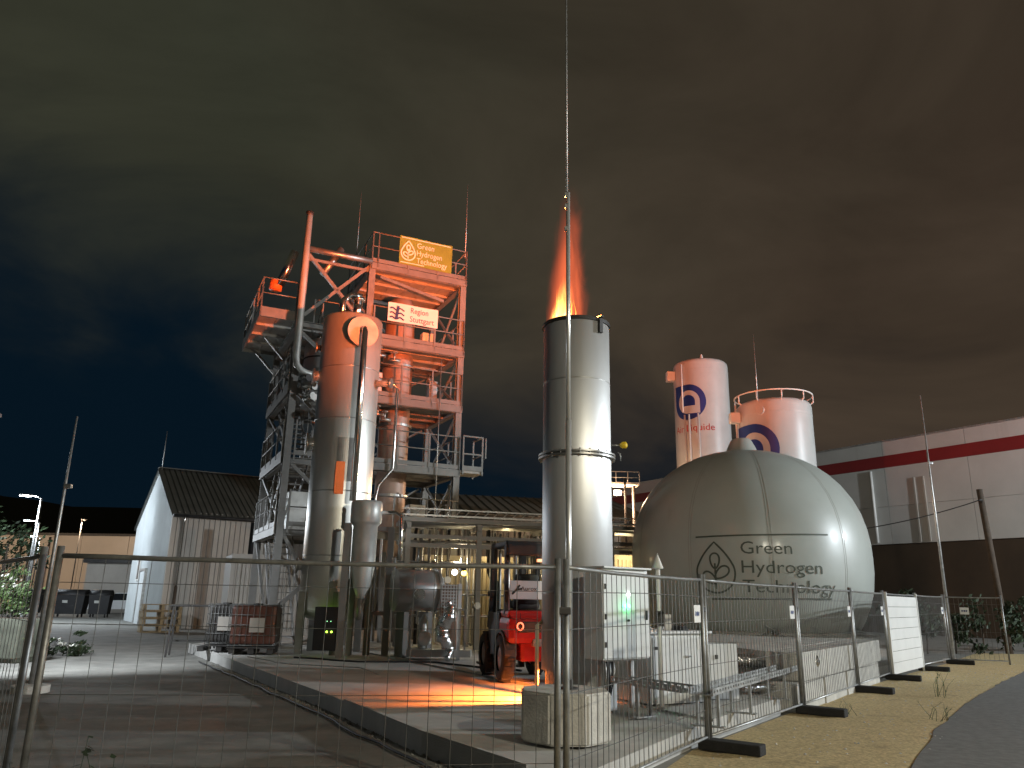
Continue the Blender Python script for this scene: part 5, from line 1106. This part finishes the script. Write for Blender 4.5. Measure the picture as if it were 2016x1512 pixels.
# ================================================================== PLANTS
def foliage(g, c, rx, ry, rz_, n, s0, s1, seed):
    q = random.Random(seed)
    cl = [(Vector((q.gauss(0, .45) * rx, q.gauss(0, .45) * ry, q.gauss(0, .45) * rz_)), q.uniform(.15, .38)) for _ in range(max(5, n // 60))]
    for i in range(n):
        a, k = q.choice(cl); p = Vector(c) + a + Vector((q.gauss(0, 1) * k * rx, q.gauss(0, 1) * k * ry, q.gauss(0, 1) * k * rz_)) * .55
        s_ = q.uniform(s0, s1); u = Vector((q.gauss(0, 1), q.gauss(0, 1), q.gauss(0, 1))).normalized(); v = u.orthogonal().normalized(); w_ = u.cross(v)
        g.add([p - v * s_, p + w_ * s_ * .45, p + v * s_, p - w_ * s_ * .45], [(0, 1, 2, 3)])
    return g
t = thing('planter', 'square concrete planter at the left edge of the yard', 'planter', (-12.2, 19.6, 0), R(-12))
obj('trough', merge(G().chamfer((0, 0, .55), (1.7, .9, .9), .03), G().box((0, 0, .05), (1.5, .7, .1))), M('mossy_concrete', (.1, .105, .08), .9, var=.35, scale=3, bump=.5), t)
obj('soil', G().lohi((-.8, -.4, 1.0), (.8, .4, 1.02)), m_bark, t)
t = thing('flecked_shrub', 'leafy shrub with white blossoms growing in the planter', 'shrub', (-12.2, 19.6, 1.0))
obj('leaves', foliage(G(), (0, 0, .5), .75, .4, .5, 1800, .03, .075, 3), m_leaf, t, 'stuff'); obj('flecks', foliage(G(), (.0, -.1, .7), .8, .4, .5, 26, .04, .07, 4), m_fleck, t, 'stuff'); obj('stems', merge(*[G().tube([(x, 0, 0), (x * 1.2, .05, .5), (x * 1.5, 0, .8)], .015, 5) for x in (-.4, -.1, .2, .45)]), m_bark, t)  # a few pale quads scattered among the leaves
t = thing('flecked_clump', 'low clump of leaves with pale flecks beside the planter in lamp light', 'flowers', (-11.7, 21.5, 0))
obj('leaves', foliage(G(), (0, 0, .2), .7, .5, .22, 900, .03, .07, 8), m_leafd, t, 'stuff'); obj('flecks', foliage(G(), (0, 0, .3), .7, .5, .16, 60, .04, .07, 9), m_fleck, t, 'stuff'); obj('stems', merge(*[G().tube([(x, 0, 0), (x, 0, .3)], .012, 5) for x in (-.4, 0, .4)]), m_bark, t)  # pale quads mixed into the dark leaves
def tree(label, loc, h, w, n, seed, mm=m_leafd):
    t_ = thing('background_tree', label, 'tree', loc, 0, 'trees in the left background'); g = G().tube([(0, 0, 0), (.1, 0, h * .35), (.0, .1, h * .7)], [.16, .11, .05], 8)
    for a in (0.3, 2.2, 4.1): g.tube([(.05, 0, h * .35), (math.cos(a) * w * .3, math.sin(a) * w * .3, h * .6)], [.06, .025], 6)
    obj('trunk', g, m_bark, t_); obj('crown', foliage(G(), (0, 0, h * .62), w, w, h * .36, n, .12, .26, seed), mm, t_, 'stuff')
tree('dark bushy tree left of the distant shed', (-37, 58, 0), 7.0, 2.6, 1100, 11); tree('dark bushy tree right of the grey shed', (-27.5, 66, 0), 4.4, 2.6, 900, 12); tree('dark tree close to the white hall in the background', (-23.5, 60, 0), 4.6, 2.2, 900, 13); tree('dark tree at the left edge of the background', (-44, 62, 0), 8.5, 3.4, 1100, 14)
t = thing('hedge', 'dark green hedge behind the far end of the fence', 'hedge', (17.5, 29, 0)); g = G()
for k in range(7): foliage(g, (-3.5 + k * 1.4, k * .35, 1.1), 1.2, .7, 1.0, 420, .07, .15, 40 + k)
obj('leaves', g, m_leafd, t, 'stuff'); obj('stems', merge(*[G().tube([(-3.5 + k * 1.2, k * .3, 0), (-3.4 + k * 1.2, k * .3, 1.3)], .03, 5) for k in range(8)]), m_bark, t)
def weed(label, loc, h, n, seed, mm, spread=.25):
    q = random.Random(seed); t_ = thing('weed', label, 'weed', loc, 0, 'weeds')
    g = G(); lf = G()
    for i in range(n):
        a = q.uniform(0, 2 * PI); d_ = q.uniform(.2, 1) * spread; hh = h * q.uniform(.55, 1); tip = Vector((math.cos(a) * d_, math.sin(a) * d_, hh)); md = tip * .5 + Vector((0, 0, hh * .12)); rt = Vector((q.uniform(-.12, .12), q.uniform(-.12, .12), 0)) * (spread / .25); tip += rt; md = md + rt + Vector((q.uniform(-.05, .05), q.uniform(-.05, .05), 0)); g.tube([rt, md, tip], [.004, .003, .0015], 5)
        for k in range(6):
            u = .25 + .75 * k / 5; p = md.lerp(tip, u) if u > .5 else rt.lerp(md, u * 2); s_ = q.uniform(.02, .05) * (h / .6); v = Vector((q.gauss(0, 1), q.gauss(0, 1), q.gauss(0, .5))).normalized(); w_ = v.cross(Vector((0, 0, 1))).normalized() * s_ * .35
            lf.add([p, p + v * s_ * .5 + w_, p + v * s_ * 1.3, p + v * s_ * .5 - w_], [(0, 1, 2, 3)])
    obj('stems', g, mm, t_); obj('leaves', lf, mm, t_, 'stuff')
weed('tall thin weed on the sandy verge beside the road', (8.2, 15.6, .02), .5, 9, 5, m_leaf, .32); weed('low weed at the edge of the road', (6.6, 12.6, .02), .3, 9, 6, m_leaf, .3)
weed('dark weed growing up behind the near fence at lower left', (-2.32, 4.9, 0), 1.02, 6, 7, m_leafd, .3); weed('second dark weed left of the near one at lower left', (-2.95, 5.2, 0), .72, 6, 8, m_leafd, .25)
weed('small weed at the pad edge by the right fence', (5.4, 13.0, .02), .25, 6, 9, m_leaf, .2)
